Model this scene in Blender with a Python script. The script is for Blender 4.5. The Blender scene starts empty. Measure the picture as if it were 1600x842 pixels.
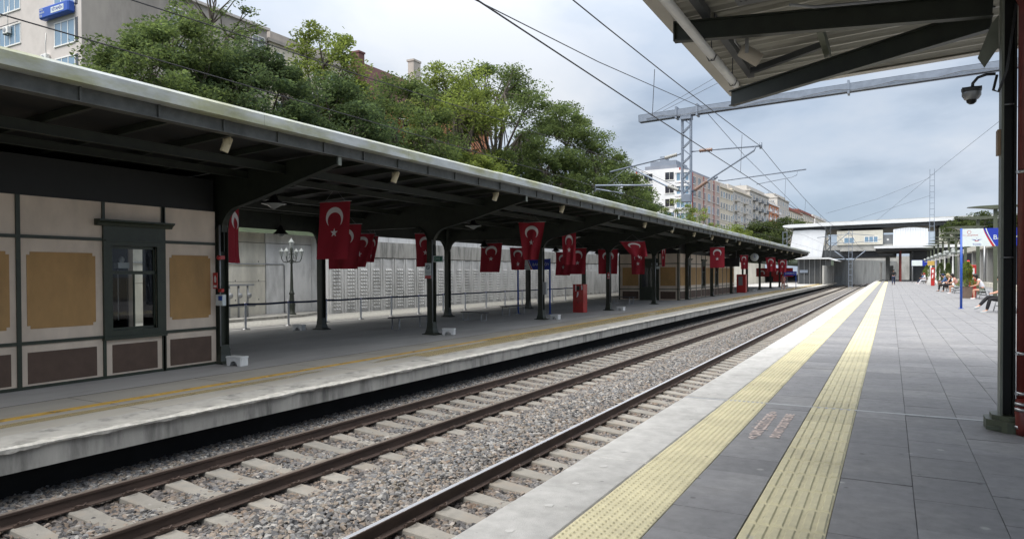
import bpy, bmesh, math, random
import numpy as np
from mathutils import Vector, Matrix, Euler
random.seed(7); rng = np.random.default_rng(7)
S = bpy.context.scene
COL = S.collection
R = math.radians

# ------------------------------------------------------------------ camera
cd = bpy.data.cameras.new('camera'); cam = bpy.data.objects.new('camera', cd); COL.objects.link(cam)
cd.sensor_width = 36; cd.lens = 24.525; cd.shift_y = 0.01362; cd.clip_start = 0.05; cd.clip_end = 3000
cam.matrix_world = Matrix.Translation((0, 0, 1.47)) @ Matrix.Rotation(R(28.467), 4, 'Z') @ Matrix.Rotation(R(90 - 0.8), 4, 'X') @ Matrix.Rotation(R(-0.25), 4, 'Z')
S.camera = cam
S.view_settings.view_transform = 'Standard'; S.view_settings.look = 'None'
S.view_settings.exposure = 0.95; S.view_settings.gamma = 1.0
try:
    S.cycles.max_bounces = 8; S.cycles.diffuse_bounces = 5; S.cycles.transparent_max_bounces = 12
except Exception: pass

# ------------------------------------------------------------------ sky and sun
SUN_EL, SUN_AZ = R(57), R(200)      # azimuth clockwise from +Y
W = bpy.data.worlds.new('World'); S.world = W; W.use_nodes = True
nt = W.node_tree; nt.nodes.clear(); N = nt.nodes.new; L = nt.links.new
out = N('ShaderNodeOutputWorld'); bg = N('ShaderNodeBackground'); bg.inputs['Strength'].default_value = 0.062
sky = N('ShaderNodeTexSky'); sky.sky_type = 'NISHITA'; sky.sun_disc = False; sky.sun_elevation = SUN_EL; sky.sun_rotation = SUN_AZ
sky.air_density = 1.0; sky.dust_density = 1.5
tc = N('ShaderNodeTexCoord'); mp = N('ShaderNodeMapping'); mp.inputs['Scale'].default_value = (1, 1, 2.2); mp.inputs['Location'].default_value = (0.35, 0.2, 0.1)
L(tc.outputs['Generated'], mp.inputs['Vector'])
n1 = N('ShaderNodeTexNoise'); n1.inputs['Scale'].default_value = 1.6; n1.inputs['Detail'].default_value = 7; n1.inputs['Roughness'].default_value = 0.52; n1.inputs['Distortion'].default_value = 0.3
L(mp.outputs[0], n1.inputs['Vector'])
r1 = N('ShaderNodeValToRGB'); r1.color_ramp.elements[0].position = 0.30; r1.color_ramp.elements[1].position = 0.62
r1.color_ramp.elements[0].color = (0, 0, 0, 1); r1.color_ramp.elements[1].color = (1, 1, 1, 1)
L(n1.outputs['Fac'], r1.inputs['Fac'])
n2 = N('ShaderNodeTexNoise'); n2.inputs['Scale'].default_value = 3.0; n2.inputs['Detail'].default_value = 8; n2.inputs['Roughness'].default_value = 0.5
mp2 = N('ShaderNodeMapping'); mp2.inputs['Scale'].default_value = (1, 1, 2.6); mp2.inputs['Location'].default_value = (3.1, 1.7, 0.4)
L(tc.outputs['Generated'], mp2.inputs['Vector']); L(mp2.outputs[0], n2.inputs['Vector'])
# one broad bright bank of cloud to the upper left, greyer cloud down the line to the right
dp = N('ShaderNodeVectorMath'); dp.operation = 'DOT_PRODUCT'; dp.inputs[1].default_value = (-0.62, 0.10, 0.42)
L(tc.outputs['Generated'], dp.inputs[0])
ma = N('ShaderNodeMath'); ma.operation = 'MULTIPLY_ADD'; ma.inputs[1].default_value = 0.42; ma.inputs[2].default_value = -0.69
L(dp.outputs['Value'], ma.inputs[0])
ad = N('ShaderNodeMath'); ad.operation = 'MULTIPLY_ADD'; ad.inputs[1].default_value = 2.3; L(n2.outputs['Fac'], ad.inputs[0]); L(ma.outputs[0], ad.inputs[2])
r2 = N('ShaderNodeValToRGB'); cr = r2.color_ramp
cr.elements[0].position = 0.22; cr.elements[0].color = (2.9, 3.5, 4.5, 1)
cr.elements[1].position = 0.86; cr.elements[1].color = (7.1, 7.5, 8.1, 1)
e = cr.elements.new(0.42); e.color = (4.2, 4.9, 5.9, 1)
e = cr.elements.new(0.58); e.color = (5.6, 6.3, 7.3, 1)
L(ad.outputs[0], r2.inputs['Fac'])
blue = N('ShaderNodeMixRGB'); blue.inputs['Fac'].default_value = 0.62; blue.inputs['Color2'].default_value = (4.5, 5.7, 7.5, 1)
L(sky.outputs['Color'], blue.inputs['Color1'])
mx = N('ShaderNodeMixRGB'); L(r1.outputs['Color'], mx.inputs['Fac']); L(blue.outputs['Color'], mx.inputs['Color1']); L(r2.outputs['Color'], mx.inputs['Color2'])
# overcast sky: brighter overhead than at the horizon, evenly all round
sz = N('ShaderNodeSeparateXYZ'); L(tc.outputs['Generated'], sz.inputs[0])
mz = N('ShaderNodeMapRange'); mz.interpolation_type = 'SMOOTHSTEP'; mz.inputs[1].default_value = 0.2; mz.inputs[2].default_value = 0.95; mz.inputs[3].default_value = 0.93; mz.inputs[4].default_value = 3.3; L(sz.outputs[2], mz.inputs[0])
mg = N('ShaderNodeMapRange'); mg.inputs[1].default_value = 0.3; mg.inputs[2].default_value = 0.8; mg.inputs[4].default_value = 0.85; L(sz.outputs[2], mg.inputs[0])
mw_ = N('ShaderNodeMixRGB'); mw_.inputs['Color2'].default_value = (6.5, 6.35, 6.2, 1); L(mg.outputs[0], mw_.inputs['Fac']); L(mx.outputs['Color'], mw_.inputs['Color1'])
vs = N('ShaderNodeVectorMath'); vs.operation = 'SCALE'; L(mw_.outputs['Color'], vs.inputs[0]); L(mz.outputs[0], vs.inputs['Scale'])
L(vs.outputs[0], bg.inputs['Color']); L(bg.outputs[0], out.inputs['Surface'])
ld = bpy.data.lights.new('sun', 'SUN'); ld.energy = 2.0; ld.angle = R(40); ld.color = (1.0, 0.96, 0.9)
sun = bpy.data.objects.new('sun', ld); COL.objects.link(sun)
sd = Vector((math.sin(SUN_AZ) * math.cos(SUN_EL), math.cos(SUN_AZ) * math.cos(SUN_EL), math.sin(SUN_EL)))
sun.rotation_euler = sd.to_track_quat('Z', 'Y').to_euler()

# ------------------------------------------------------------------ materials
def lin(h):
    h = h.lstrip('#'); v = [int(h[i:i + 2], 16) / 255 for i in (0, 2, 4)]
    return tuple(c / 12.92 if c <= 0.04045 else ((c + 0.055) / 1.055) ** 2.4 for c in v)
def mat(name, c, rough=0.6, var=0.12, sc=3.0, bump=0.0, bsc=30.0, metal=0.0, rnd=0.0, c2=None, c2amt=0.0, c2sc=1.0, c2pos=0.55, stretch=(1, 1, 1), spec=0.5, world=False, alpha=None, coat=0, spots=0):
    """base colour c, broken up by noise; optional second colour in patches; optional per-object change"""
    m = bpy.data.materials.new(name); m.use_nodes = True; t = m.node_tree; b = t.nodes['Principled BSDF']
    n = t.nodes.new; l = t.links.new
    b.inputs['Roughness'].default_value = rough; b.inputs['Metallic'].default_value = metal
    b.inputs['Specular IOR Level'].default_value = spec
    tc = n('ShaderNodeTexCoord'); mp = n('ShaderNodeMapping'); mp.inputs['Scale'].default_value = stretch
    if world:
        g = n('ShaderNodeNewGeometry'); l(g.outputs['Position'], mp.inputs['Vector'])
    else: l(tc.outputs['Object'], mp.inputs['Vector'])
    oi = n('ShaderNodeObjectInfo')
    a = n('ShaderNodeVectorMath'); a.operation = 'MULTIPLY_ADD'; a.inputs[1].default_value = (31, 17, 11)
    cx = n('ShaderNodeCombineXYZ'); l(oi.outputs['Random'], cx.inputs[0]); l(oi.outputs['Random'], cx.inputs[1])
    l(cx.outputs[0], a.inputs[0]); l(mp.outputs[0], a.inputs[2])
    vec = mp.outputs[0] if world else a.outputs[0]
    no = n('ShaderNodeTexNoise'); no.inputs['Scale'].default_value = sc; no.inputs['Detail'].default_value = 8; no.inputs['Roughness'].default_value = 0.62
    l(vec, no.inputs['Vector'])
    mr = n('ShaderNodeMapRange'); mr.inputs[1].default_value = 0.25; mr.inputs[2].default_value = 0.75
    mr.inputs[3].default_value = 1 - var * 1.6; mr.inputs[4].default_value = 1 + var * 1.6; l(no.outputs['Fac'], mr.inputs[0])
    val = mr.outputs[0]
    if rnd:
        m2 = n('ShaderNodeMapRange'); m2.inputs[3].default_value = 1 - rnd; m2.inputs[4].default_value = 1 + rnd; l(oi.outputs['Random'], m2.inputs[0])
        mm = n('ShaderNodeMath'); mm.operation = 'MULTIPLY'; l(val, mm.inputs[0]); l(m2.outputs[0], mm.inputs[1]); val = mm.outputs[0]
    base = n('ShaderNodeRGB'); base.outputs[0].default_value = (*c, 1); colout = base.outputs[0]
    if c2 is not None:
        n3 = n('ShaderNodeTexNoise'); n3.inputs['Scale'].default_value = c2sc; n3.inputs['Detail'].default_value = 6; n3.inputs['Roughness'].default_value = 0.65
        l(vec, n3.inputs['Vector'])
        rr = n('ShaderNodeMapRange'); rr.inputs[1].default_value = c2pos - 0.08; rr.inputs[2].default_value = c2pos + 0.12; rr.inputs[4].default_value = c2amt
        l(n3.outputs['Fac'], rr.inputs[0])
        mc = n('ShaderNodeMixRGB'); mc.inputs['Color2'].default_value = (*c2, 1); l(rr.outputs[0], mc.inputs['Fac']); l(colout, mc.inputs['Color1']); colout = mc.outputs[0]
    if spots:
        for sc_, th_, fac, colr in ((4.5, .075, .6, (0.05, 0.05, 0.05)), (2.3, .055, .6, (0.42, 0.42, 0.40)), (9.5, .06, .35, (0.08, 0.075, 0.07))):
            vo = n('ShaderNodeTexVoronoi'); vo.inputs['Scale'].default_value = sc_; l(vec, vo.inputs['Vector']); vr = n('ShaderNodeMapRange'); vr.inputs[1].default_value = th_ * .7; vr.inputs[2].default_value = th_ * 1.4; vr.inputs[3].default_value = fac * spots; vr.inputs[4].default_value = 0; l(vo.outputs['Distance'], vr.inputs[0])
            ms = n('ShaderNodeMixRGB'); ms.inputs['Color2'].default_value = (*colr, 1); l(vr.outputs[0], ms.inputs['Fac']); l(colout, ms.inputs['Color1']); colout = ms.outputs[0]
    sm = n('ShaderNodeVectorMath'); sm.operation = 'SCALE'; l(colout, sm.inputs[0]); l(val, sm.inputs['Scale'])
    l(sm.outputs[0], b.inputs['Base Color'])
    if coat: b.inputs['Coat Weight'].default_value = coat
    if bump:
        nb = n('ShaderNodeTexNoise'); nb.inputs['Scale'].default_value = bsc; nb.inputs['Detail'].default_value = 5; l(vec, nb.inputs['Vector'])
        bp = n('ShaderNodeBump'); bp.inputs['Strength'].default_value = bump; bp.inputs['Distance'].default_value = 0.02; l(nb.outputs['Fac'], bp.inputs['Height']); l(bp.outputs[0], b.inputs['Normal'])
    if alpha is not None:      # worn paint: (coverage 0..1, scale)
        na = n('ShaderNodeTexNoise'); na.inputs['Scale'].default_value = alpha[1]; na.inputs['Detail'].default_value = 9; na.inputs['Roughness'].default_value = 0.7; l(vec, na.inputs['Vector'])
        ra = n('ShaderNodeMapRange'); ra.inputs[1].default_value = 0.62 - alpha[0] * 0.3; ra.inputs[2].default_value = 0.72 - alpha[0] * 0.3; ra.inputs[3].default_value = alpha[2] if len(alpha) > 2 else 0.85; ra.inputs[4].default_value = 0.0
        l(na.outputs['Fac'], ra.inputs[0]); l(ra.outputs[0], b.inputs['Alpha'])
    return m
MT = dict(
 dark=mat('dark_green_paint', (0.019, 0.024, 0.017), 0.5, 0.25, 4, 0.05, 60, world=True),
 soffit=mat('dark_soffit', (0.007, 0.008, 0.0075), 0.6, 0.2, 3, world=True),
 edge=mat('grey_edge_steel', (0.075, 0.078, 0.07), 0.55, 0.25, 5, 0.05, 40, c2=(0.04, 0.042, 0.035), c2amt=0.8, c2sc=1.5, world=True),
 fascia=mat('fascia_sheet', (0.41, 0.44, 0.44), 0.5, 0.16, 1.5, 0.05, 30, c2=(0.30, 0.31, 0.17), c2amt=0.9, c2sc=0.7, c2pos=0.52, stretch=(1, 1, 3), world=True),
 trim=mat('green_timber_trim', (0.026, 0.034, 0.021), 0.45, 0.2, 6, 0.08, 50),
 cream=mat('cream_render', (0.64, 0.535, 0.43), 0.8, 0.08, 2.5, 0.1, 60, c2=(0.46, 0.38, 0.30), c2amt=.45, c2sc=.9, stretch=(1, 1, .5), world=True),
 tan=mat('ochre_panel', (0.40, 0.235, 0.09), 0.75, 0.10, 3, 0.1, 60, c2=(0.30, 0.185, 0.075), c2amt=.6, c2sc=1.3, stretch=(1, 1, .4), world=True),
 brown=mat('brown_panel', (0.098, 0.062, 0.044), 0.75, 0.12, 4, 0.05, 60, world=True),
 conc=mat('concrete', (0.37, 0.36, 0.33), 0.85, 0.16, 2.0, 0.15, 40, c2=(0.13, 0.13, 0.12), c2amt=0.9, c2sc=1.5, c2pos=.58, stretch=(1.8, 1.8, 0.35), world=True),
 concd=mat('shade_black_concrete', (0.010, 0.010, 0.010), 0.9, 0.3, 2, world=True),  # near black: shade of recess, gap and hut room put into the colour
 platL=mat('old_platform_surface', (0.37, 0.36, 0.345), 0.85, 0.14, 1.2, 0.12, 60, c2=(0.40, 0.40, 0.385), c2amt=0.6, c2sc=0.5, stretch=(1, 0.35, 1), world=True),
 platE=mat('old_platform_edge_surface', (0.36, 0.34, 0.295), 0.85, 0.14, 2.2, 0.15, 60, c2=(0.21, 0.205, 0.19), c2amt=0.7, c2sc=1.1, stretch=(1, 0.3, 1), world=True),
 yline=mat('worn_yellow_paint', (0.58, 0.36, 0.07), 0.7, 0.15, 5, alpha=(0.25, 2.2, 0.9), world=True),
 yfade=mat('faded_yellow_paint', (0.52, 0.40, 0.16), 0.8, 0.15, 3, alpha=(0.30, 0.9, 0.40), stretch=(1, 0.3, 1), world=True),
 slab=mat('platform_edge_stone', (0.44, 0.435, 0.42), 0.8, 0.12, 7, 0.3, 120, rnd=0.05, c2=(0.33, 0.325, 0.31), c2amt=0.75, c2sc=1.6, world=True, spots=.7),
 plug=mat('pale_plug', (0.47, 0.465, 0.45), 0.8, 0.12, 20),
 tile=mat('basalt_tile', (0.195, 0.194, 0.200), 0.62, 0.13, 9, 0.3, 160, rnd=0.13, c2=(0.27, 0.265, 0.26), c2amt=0.6, c2sc=.8, world=True, spots=1),
 joint=mat('joint_mortar', (0.06, 0.06, 0.06), 0.95, 0.2, 5, world=True),
 tact=mat('yellow_tactile', (0.57, 0.525, 0.345), 0.7, 0.07, 14, 0.12, 120, rnd=0.06, c2=(0.42, 0.385, 0.26), c2amt=0.6, c2sc=1.6, world=True, spots=.8),
 rust=mat('rail_rust', (0.060, 0.039, 0.030), 0.75, 0.3, 6, 0.2, 60, stretch=(1, 0.25, 1), world=True),
 steel=mat('polished_rail', (0.80, 0.81, 0.84), 0.42, 0.05, 4, metal=1.0, stretch=(1, 0.1, 1), world=True),
 dullrail=mat('dull_rail_top', (0.21, 0.18, 0.155), 0.5, 0.15, 4, metal=0.6, world=True),
 sleeper=mat('sleeper_concrete', (0.225, 0.213, 0.19), 0.85, 0.12, 6, 0.2, 60, rnd=0.1, c2=(0.20, 0.165, 0.13), c2amt=0.6, c2sc=3),
 cob=mat('cobbles', (0.30, 0.295, 0.27), 0.9, 0.35, 9, 0.6, 9, world=True),
 galv=mat('galvanised', (0.20, 0.235, 0.29), 0.45, 0.12, 6, 0.05, 40, metal=0.3, world=True),
 grey=mat('grey_metal', (0.32, 0.33, 0.34), 0.4, 0.1, 5, metal=0.5),
 steelb=mat('brushed_steel', (0.5, 0.5, 0.5), 0.3, 0.05, 5, metal=0.9),
 white=mat('white_paint', (0.72, 0.72, 0.70), 0.5, 0.06, 5),
 creamlamp=mat('cream_lamp', (0.66, 0.60, 0.42), 0.45, 0.06, 5),
 glasswhite=mat('milky_glass', (0.26, 0.28, 0.27), 0.2, 0.04, 5),
 black=mat('black_enamel', (0.012, 0.012, 0.013), 0.35, 0.1, 5),
 red=mat('red_paint', (0.42, 0.022, 0.020), 0.35, 0.12, 5, coat=0.3),
 redpipe=mat('dark_red_pipe', (0.135, 0.020, 0.015), 0.35, 0.15, 8, 0.03, 60, world=True),
 flag=mat('red_flag', (0.30, 0.010, 0.024), 0.75, 0.06, 4, 0.05, 200),
 flagw=mat('flag_white', (0.72, 0.70, 0.70), 0.75, 0.03, 4),
 blue=mat('blue_paint', (0.022, 0.085, 0.40), 0.4, 0.06, 5),
 navy=mat('navy_sign', (0.014, 0.035, 0.33), 0.4, 0.04, 5),
 signw=mat('sign_white', (0.60, 0.66, 0.66), 0.4, 0.04, 5),
 greens=mat('green_sign', (0.005, 0.12, 0.075), 0.4, 0.05, 5),
 olive=mat('olive_green_steel', (0.070, 0.082, 0.052), 0.5, 0.15, 5, world=True),
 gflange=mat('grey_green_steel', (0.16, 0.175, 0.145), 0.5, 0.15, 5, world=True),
 roofw=mat('white_roof_sheet', (0.60, 0.62, 0.64), 0.45, 0.08, 0.6, world=True),
 panelw=mat('white_cladding', (0.62, 0.64, 0.67), 0.5, 0.06, 0.8, world=True),
 beige=mat('beige_cladding', (0.55, 0.53, 0.46), 0.7, 0.06, 0.8, world=True),
 greyw=mat('grey_wall', (0.34, 0.34, 0.325), 0.8, 0.15, 0.8, c2=(0.17, 0.17, 0.16), c2amt=0.6, c2sc=0.5, stretch=(1, 1, .4), world=True),
 darkm=mat('dark_metal', (0.05, 0.055, 0.06), 0.45, 0.15, 3, world=True),
 creamwall=mat('cream_wall', (0.66, 0.63, 0.54), 0.85, 0.1, 0.7, 0.05, 20, c2=(0.30, 0.29, 0.25), c2amt=0.6, c2sc=0.6, stretch=(1, 1, .3), world=True),
 panelc=mat('cast_panel_concrete', (0.64, 0.64, 0.63), 0.85, 0.10, 1.5, 0.12, 50, c2=(0.30, 0.30, 0.29), c2amt=0.5, c2sc=1.2, stretch=(1.2, 1.2, .4), world=True),
 grass=mat('grass', (0.022, 0.036, 0.013), 0.9, 0.4, 2, 0.5, 12, world=True),
 earth=mat('earth', (0.12, 0.11, 0.085), 0.95, 0.25, 0.4, 0.3, 6, world=True),
 bark=mat('bark', (0.10, 0.085, 0.07), 0.9, 0.25, 5, 0.4, 20),
 terracotta=mat('planter_brown', (0.16, 0.115, 0.09), 0.8, 0.1, 6),
 skin=mat('skin', (0.48, 0.26, 0.18), 0.55, 0.05, 6),
 cblack=mat('black_cloth', (0.010, 0.010, 0.012), 0.9, 0.2, 8), cnavy=mat('navy_cloth', (0.02, 0.03, 0.07), 0.9, 0.2, 8),
 cblue=mat('blue_cloth', (0.06, 0.12, 0.26), 0.9, 0.1, 8), cwhite=mat('white_cloth', (0.68, 0.68, 0.72), 0.9, 0.05, 8),
 cpink=mat('pink_cloth', (0.55, 0.27, 0.24), 0.9, 0.08, 8), colive=mat('olive_cloth', (0.13, 0.15, 0.12), 0.9, 0.1, 8),
 cgrey=mat('pale_grey_cloth', (0.42, 0.46, 0.47), 0.9, 0.1, 8),
 hblack=mat('black_hair', (0.012, 0.010, 0.009), 0.5, 0.2, 10), hblond=mat('blonde_hair', (0.42, 0.32, 0.17), 0.6, 0.15, 10), hred=mat('red_hair', (0.28, 0.03, 0.02), 0.6, 0.15, 10),
 faded=mat('faded_lettering', (0.62, 0.52, 0.48), 0.8, 0.1, 8, alpha=(-0.1, 22, 0.9)),
)
def glass(name, c=(0.03, 0.035, 0.04), refl=0.5, rough=0.03):
    m = bpy.data.materials.new(name); m.use_nodes = True; b = m.node_tree.nodes['Principled BSDF']
    b.inputs['Base Color'].default_value = (*c, 1); b.inputs['Roughness'].default_value = rough; b.inputs['Specular IOR Level'].default_value = refl
    return m
MT['seat'] = mat('bench_slats', (0.085, 0.085, 0.09), .5, .15, 5)
MT['colg'] = mat('column_green', (0.030, 0.035, 0.025), .45, .2, 5, world=True)
MT['winblue'] = glass('painted_sky_glass', (0.16, 0.26, 0.36), 1.0, 0.08)  # blue base colour paints in a sky reflection
MT['windark'] = glass('dark_window_glass', (0.03, 0.035, 0.045), 0.9, 0.08)
MT['windim'] = glass('curtained_glass', (0.22, 0.23, 0.24), 0.7, 0.15)
def pane_mat():
    m = bpy.data.materials.new('clear_pane'); m.use_nodes = True; t = m.node_tree; t.nodes.remove(t.nodes['Principled BSDF'])
    g = t.nodes.new('ShaderNodeBsdfGlossy'); g.inputs['Roughness'].default_value = 0.01; g.inputs['Color'].default_value = (1, 1, 1, 1)
    tr = t.nodes.new('ShaderNodeBsdfTransparent'); tr.inputs['Color'].default_value = (0.85, 0.88, 0.87, 1)
    f = t.nodes.new('ShaderNodeFresnel'); f.inputs['IOR'].default_value = 1.5
    m2 = t.nodes.new('ShaderNodeMath'); m2.operation = 'MULTIPLY'; m2.inputs[1].default_value = 0.9; t.links.new(f.outputs[0], m2.inputs[0])
    x = t.nodes.new('ShaderNodeMixShader'); t.links.new(m2.outputs[0], x.inputs[0]); t.links.new(tr.outputs[0], x.inputs[1]); t.links.new(g.outputs[0], x.inputs[2])
    t.links.new(x.outputs[0], t.nodes['Material Output'].inputs['Surface']); return m
MT['pane'] = pane_mat()

# ------------------------------------------------------------------ mesh helpers
class MB:
    def __init__(s): s.v = []; s.f = []; s.sm = []; s.mi = []
    def add(s, v, f, sm=False, mi=0):
        o = len(s.v); s.v += [tuple(p) for p in v]
        for q in f: s.f.append(tuple(i + o for i in q)); s.sm.append(sm); s.mi.append(mi)
        return s
    def box(s, x0, x1, y0, y1, z0, z1, mi=0):
        return s.add([(x0,y0,z0),(x1,y0,z0),(x1,y1,z0),(x0,y1,z0),(x0,y0,z1),(x1,y0,z1),(x1,y1,z1),(x0,y1,z1)],
          [(0,3,2,1),(4,5,6,7),(0,1,5,4),(1,2,6,5),(2,3,7,6),(3,0,4,7)], False, mi)
    def bbox(s, x0, x1, y0, y1, z0, z1, b=0.01, mi=0):   # box with chamfered edges along every side
        bm = bmesh.new(); bmesh.ops.create_cube(bm, size=1)
        for v in bm.verts: v.co = Vector(((x0 + x1) / 2 + v.co.x * (x1 - x0), (y0 + y1) / 2 + v.co.y * (y1 - y0), (z0 + z1) / 2 + v.co.z * (z1 - z0)))
        bmesh.ops.bevel(bm, geom=bm.edges[:], offset=b, segments=1, affect='EDGES')
        bm.verts.index_update(); s.add([v.co[:] for v in bm.verts], [[v.index for v in f.verts] for f in bm.faces], False, mi); bm.free(); return s
    def bar(s, a, b, w, h, up=(0, 0, 1), mi=0):
        a = Vector(a); b = Vector(b); d = (b - a).normalized(); up = Vector(up); x = d.cross(up)
        if x.length < 1e-4: x = d.cross(Vector((0, 1, 0)))
        x.normalize(); u = x.cross(d).normalized(); v = []
        for p in (a, b):
            for i, j in ((-1, -1), (1, -1), (1, 1), (-1, 1)): v.append(p + x * i * w / 2 + u * j * h / 2)
        return s.add(v, [(0,3,2,1),(4,5,6,7),(0,1,5,4),(1,2,6,5),(2,3,7,6),(3,0,4,7)], False, mi)
    def tube(s, pts, r, n=8, cap=True, mi=0, sm=True):
        pts = [Vector(p) for p in pts]; k = len(pts); rr = r if isinstance(r, (list, tuple)) else [r] * k; v = []; f = []
        u = None
        for i, p in enumerate(pts):
            d = (pts[min(i + 1, k - 1)] - pts[max(i - 1, 0)]).normalized()
            if u is None:
                u = d.orthogonal().normalized()
            else:
                u = (u - d * u.dot(d)).normalized()
            w = d.cross(u)
            for j in range(n):
                a = 2 * math.pi * j / n; v.append(p + (u * math.cos(a) + w * math.sin(a)) * rr[i])
        for i in range(k - 1):
            for j in range(n): f.append((i * n + j, i * n + (j + 1) % n, (i + 1) * n + (j + 1) % n, (i + 1) * n + j))
        s.add(v, f, sm, mi)
        if cap: s.add(v[:n], [tuple(range(n))[::-1]], False, mi); s.add(v[-n:], [tuple(range(n))], False, mi)
        return s
    def lathe(s, prof, c=(0, 0, 0), n=12, mi=0, sm=True, rot=None):
        v = []; f = []; c = Vector(c)
        for r, z in prof:
            for j in range(n):
                a = 2 * math.pi * j / n; p = Vector((r * math.cos(a), r * math.sin(a), z)); p = rot @ p if rot is not None else p; v.append(p + c)
        for i in range(len(prof) - 1):
            for j in range(n): f.append((i * n + j, i * n + (j + 1) % n, (i + 1) * n + (j + 1) % n, (i + 1) * n + j))
        return s.add(v, f, sm, mi)
    def plate(s, poly, axis, a, b, mi=0):
        """polygon (list of 2-D points) extruded along axis from a to b; points are the other two axes in order"""
        def P(p, t):
            return {'x': (t, p[0], p[1]), 'y': (p[0], t, p[1]), 'z': (p[0], p[1], t)}[axis]
        from mathutils.geometry import tessellate_polygon
        n = len(poly); v = [P(p, a) for p in poly] + [P(p, b) for p in poly]
        tris = tessellate_polygon([[Vector((p[0], p[1], 0)) for p in poly]])
        f = [tuple(t) for t in tris] + [tuple(i + n for i in t)[::-1] for t in tris] + [(i, (i + 1) % n, (i + 1) % n + n, i + n) for i in range(n)]
        return s.add(v, f, False, mi)
    def quad(s, a, b, c, d, mi=0): return s.add([a, b, c, d], [(0, 1, 2, 3)], False, mi)
    def ball(s, c, r, n=8, m=6, mi=0, sq=(1, 1, 1)):
        pr = [(math.sin(math.pi * i / m) * 1.0, -math.cos(math.pi * i / m)) for i in range(m + 1)]; v = []; f = []
        for a, z in pr:
            for j in range(n):
                t = 2 * math.pi * j / n; v.append((c[0] + r * sq[0] * a * math.cos(t), c[1] + r * sq[1] * a * math.sin(t), c[2] + r * sq[2] * z))
        for i in range(m):
            for j in range(n): f.append((i * n + j, i * n + (j + 1) % n, (i + 1) * n + (j + 1) % n, (i + 1) * n + j))
        return s.add(v, f, True, mi)
    def mesh(s, name, mats, off=(0, 0, 0), recalc=True):
        me = bpy.data.meshes.new(name); o = Vector(off)
        me.from_pydata([tuple(Vector(p) - o) for p in s.v] if o.length else s.v, [], s.f)
        for m in (mats if isinstance(mats, (list, tuple)) else [mats]): me.materials.append(m)
        me.polygons.foreach_set('use_smooth', s.sm); me.polygons.foreach_set('material_index', s.mi)
        if recalc and len(s.f) < 20000:
            bm = bmesh.new(); bm.from_mesh(me); bmesh.ops.remove_doubles(bm, verts=bm.verts[:], dist=1e-5) if any(s.sm) else None
            bmesh.ops.recalc_face_normals(bm, faces=bm.faces[:]); bm.to_mesh(me); bm.free()
        me.update(); return me
def M(k): return MT[k] if isinstance(k, str) else k
def link(name, me, parent=None, loc=(0, 0, 0), rz=0):
    o = bpy.data.objects.new(name, me); COL.objects.link(o); o.location = loc; o.rotation_euler = (0, 0, rz)
    if parent is not None: o.parent = parent
    return o
def rootof(o):
    while o.parent is not None: o = o.parent
    return o
def mm(mt): return [M(k) for k in mt] if isinstance(mt, (list, tuple)) else M(mt)
def part(th, name, mb, mt, label=None, local=False):
    """mesh authored in world coordinates (or the thing's own when local) hung under a thing or part"""
    off = (0, 0, 0) if local else rootof(th).location
    o = link(name, mb.mesh(name, mm(mt), off), th)
    if label: o['label'] = label
    return o
def piece(th, name, me, loc, rz=0, local=False):
    off = Vector((0, 0, 0)) if local else rootof(th).location
    return link(name, me, th, Vector(loc) - off, rz)
def tag(o, label, cat, group=None, kind=None):
    if label: o['label'] = label
    if cat: o['category'] = cat
    if group: o['group'] = group
    if kind: o['kind'] = kind
    return o
def thing(name, label, cat, loc=(0, 0, 0), rz=0, group=None):
    o = bpy.data.objects.new(name, None); COL.objects.link(o); o.location = loc; o.rotation_euler = (0, 0, rz); o.empty_display_size = 0.2
    return tag(o, label, cat, group)
def solo(name, mb, mt, label, cat, group=None, loc=None):
    off = Vector(loc) if loc is not None else Vector((0, 0, 0))
    o = link(name, mb.mesh(name, mm(mt), off), None, off); return tag(o, label, cat, group)
def struct(name, mb, mt, parent=None):
    o = link(name, mb.mesh(name, mm(mt)), parent)
    if parent is None: o['kind'] = 'structure'
    return o
def dup(root, loc, rz=0, label=None, group=None, scale=None):
    r = root.copy(); COL.objects.link(r); r.location = loc; r.rotation_euler = (0, 0, rz)
    if label: r['label'] = label
    if group: r['group'] = group
    if scale: r.scale = (scale,) * 3
    for ch in list(root.children):
        c = ch.copy(); COL.objects.link(c); c.parent = r
        for g in list(ch.children):
            d = g.copy(); COL.objects.link(d); d.parent = c
    return r
def text(th, name, s, size, mt, mw, ext=0.001, local=False, sx=1.0, align='LEFT', sp=1.0, bold=0):
    cu = bpy.data.curves.new(name, 'FONT'); cu.body = s; cu.size = size; cu.extrude = ext; cu.align_x = align; cu.align_y = 'CENTER'; cu.space_character = sp; cu.resolution_u = 3; cu.offset = bold
    t = bpy.data.objects.new('tmp', cu); COL.objects.link(t); bpy.context.view_layer.update()
    me = bpy.data.meshes.new_from_object(t.evaluated_get(bpy.context.evaluated_depsgraph_get())); me.name = name
    bpy.data.objects.remove(t); bpy.data.curves.remove(cu)
    off = Vector((0, 0, 0)) if local else rootof(th).location
    me.transform(Matrix.Translation(-off) @ mw @ Matrix.Diagonal((sx, 1, 1, 1))); me.materials.clear(); me.materials.append(M(mt))
    return link(name, me, th)
def facing(p, normal, up=(0, 0, 1)):      # matrix whose local z is normal, local y is up
    z = Vector(normal).normalized(); x = Vector(up).cross(z).normalized(); y = z.cross(x)
    m = Matrix((x, y, z)).transposed().to_4x4(); m.translation = Vector(p); return m
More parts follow.
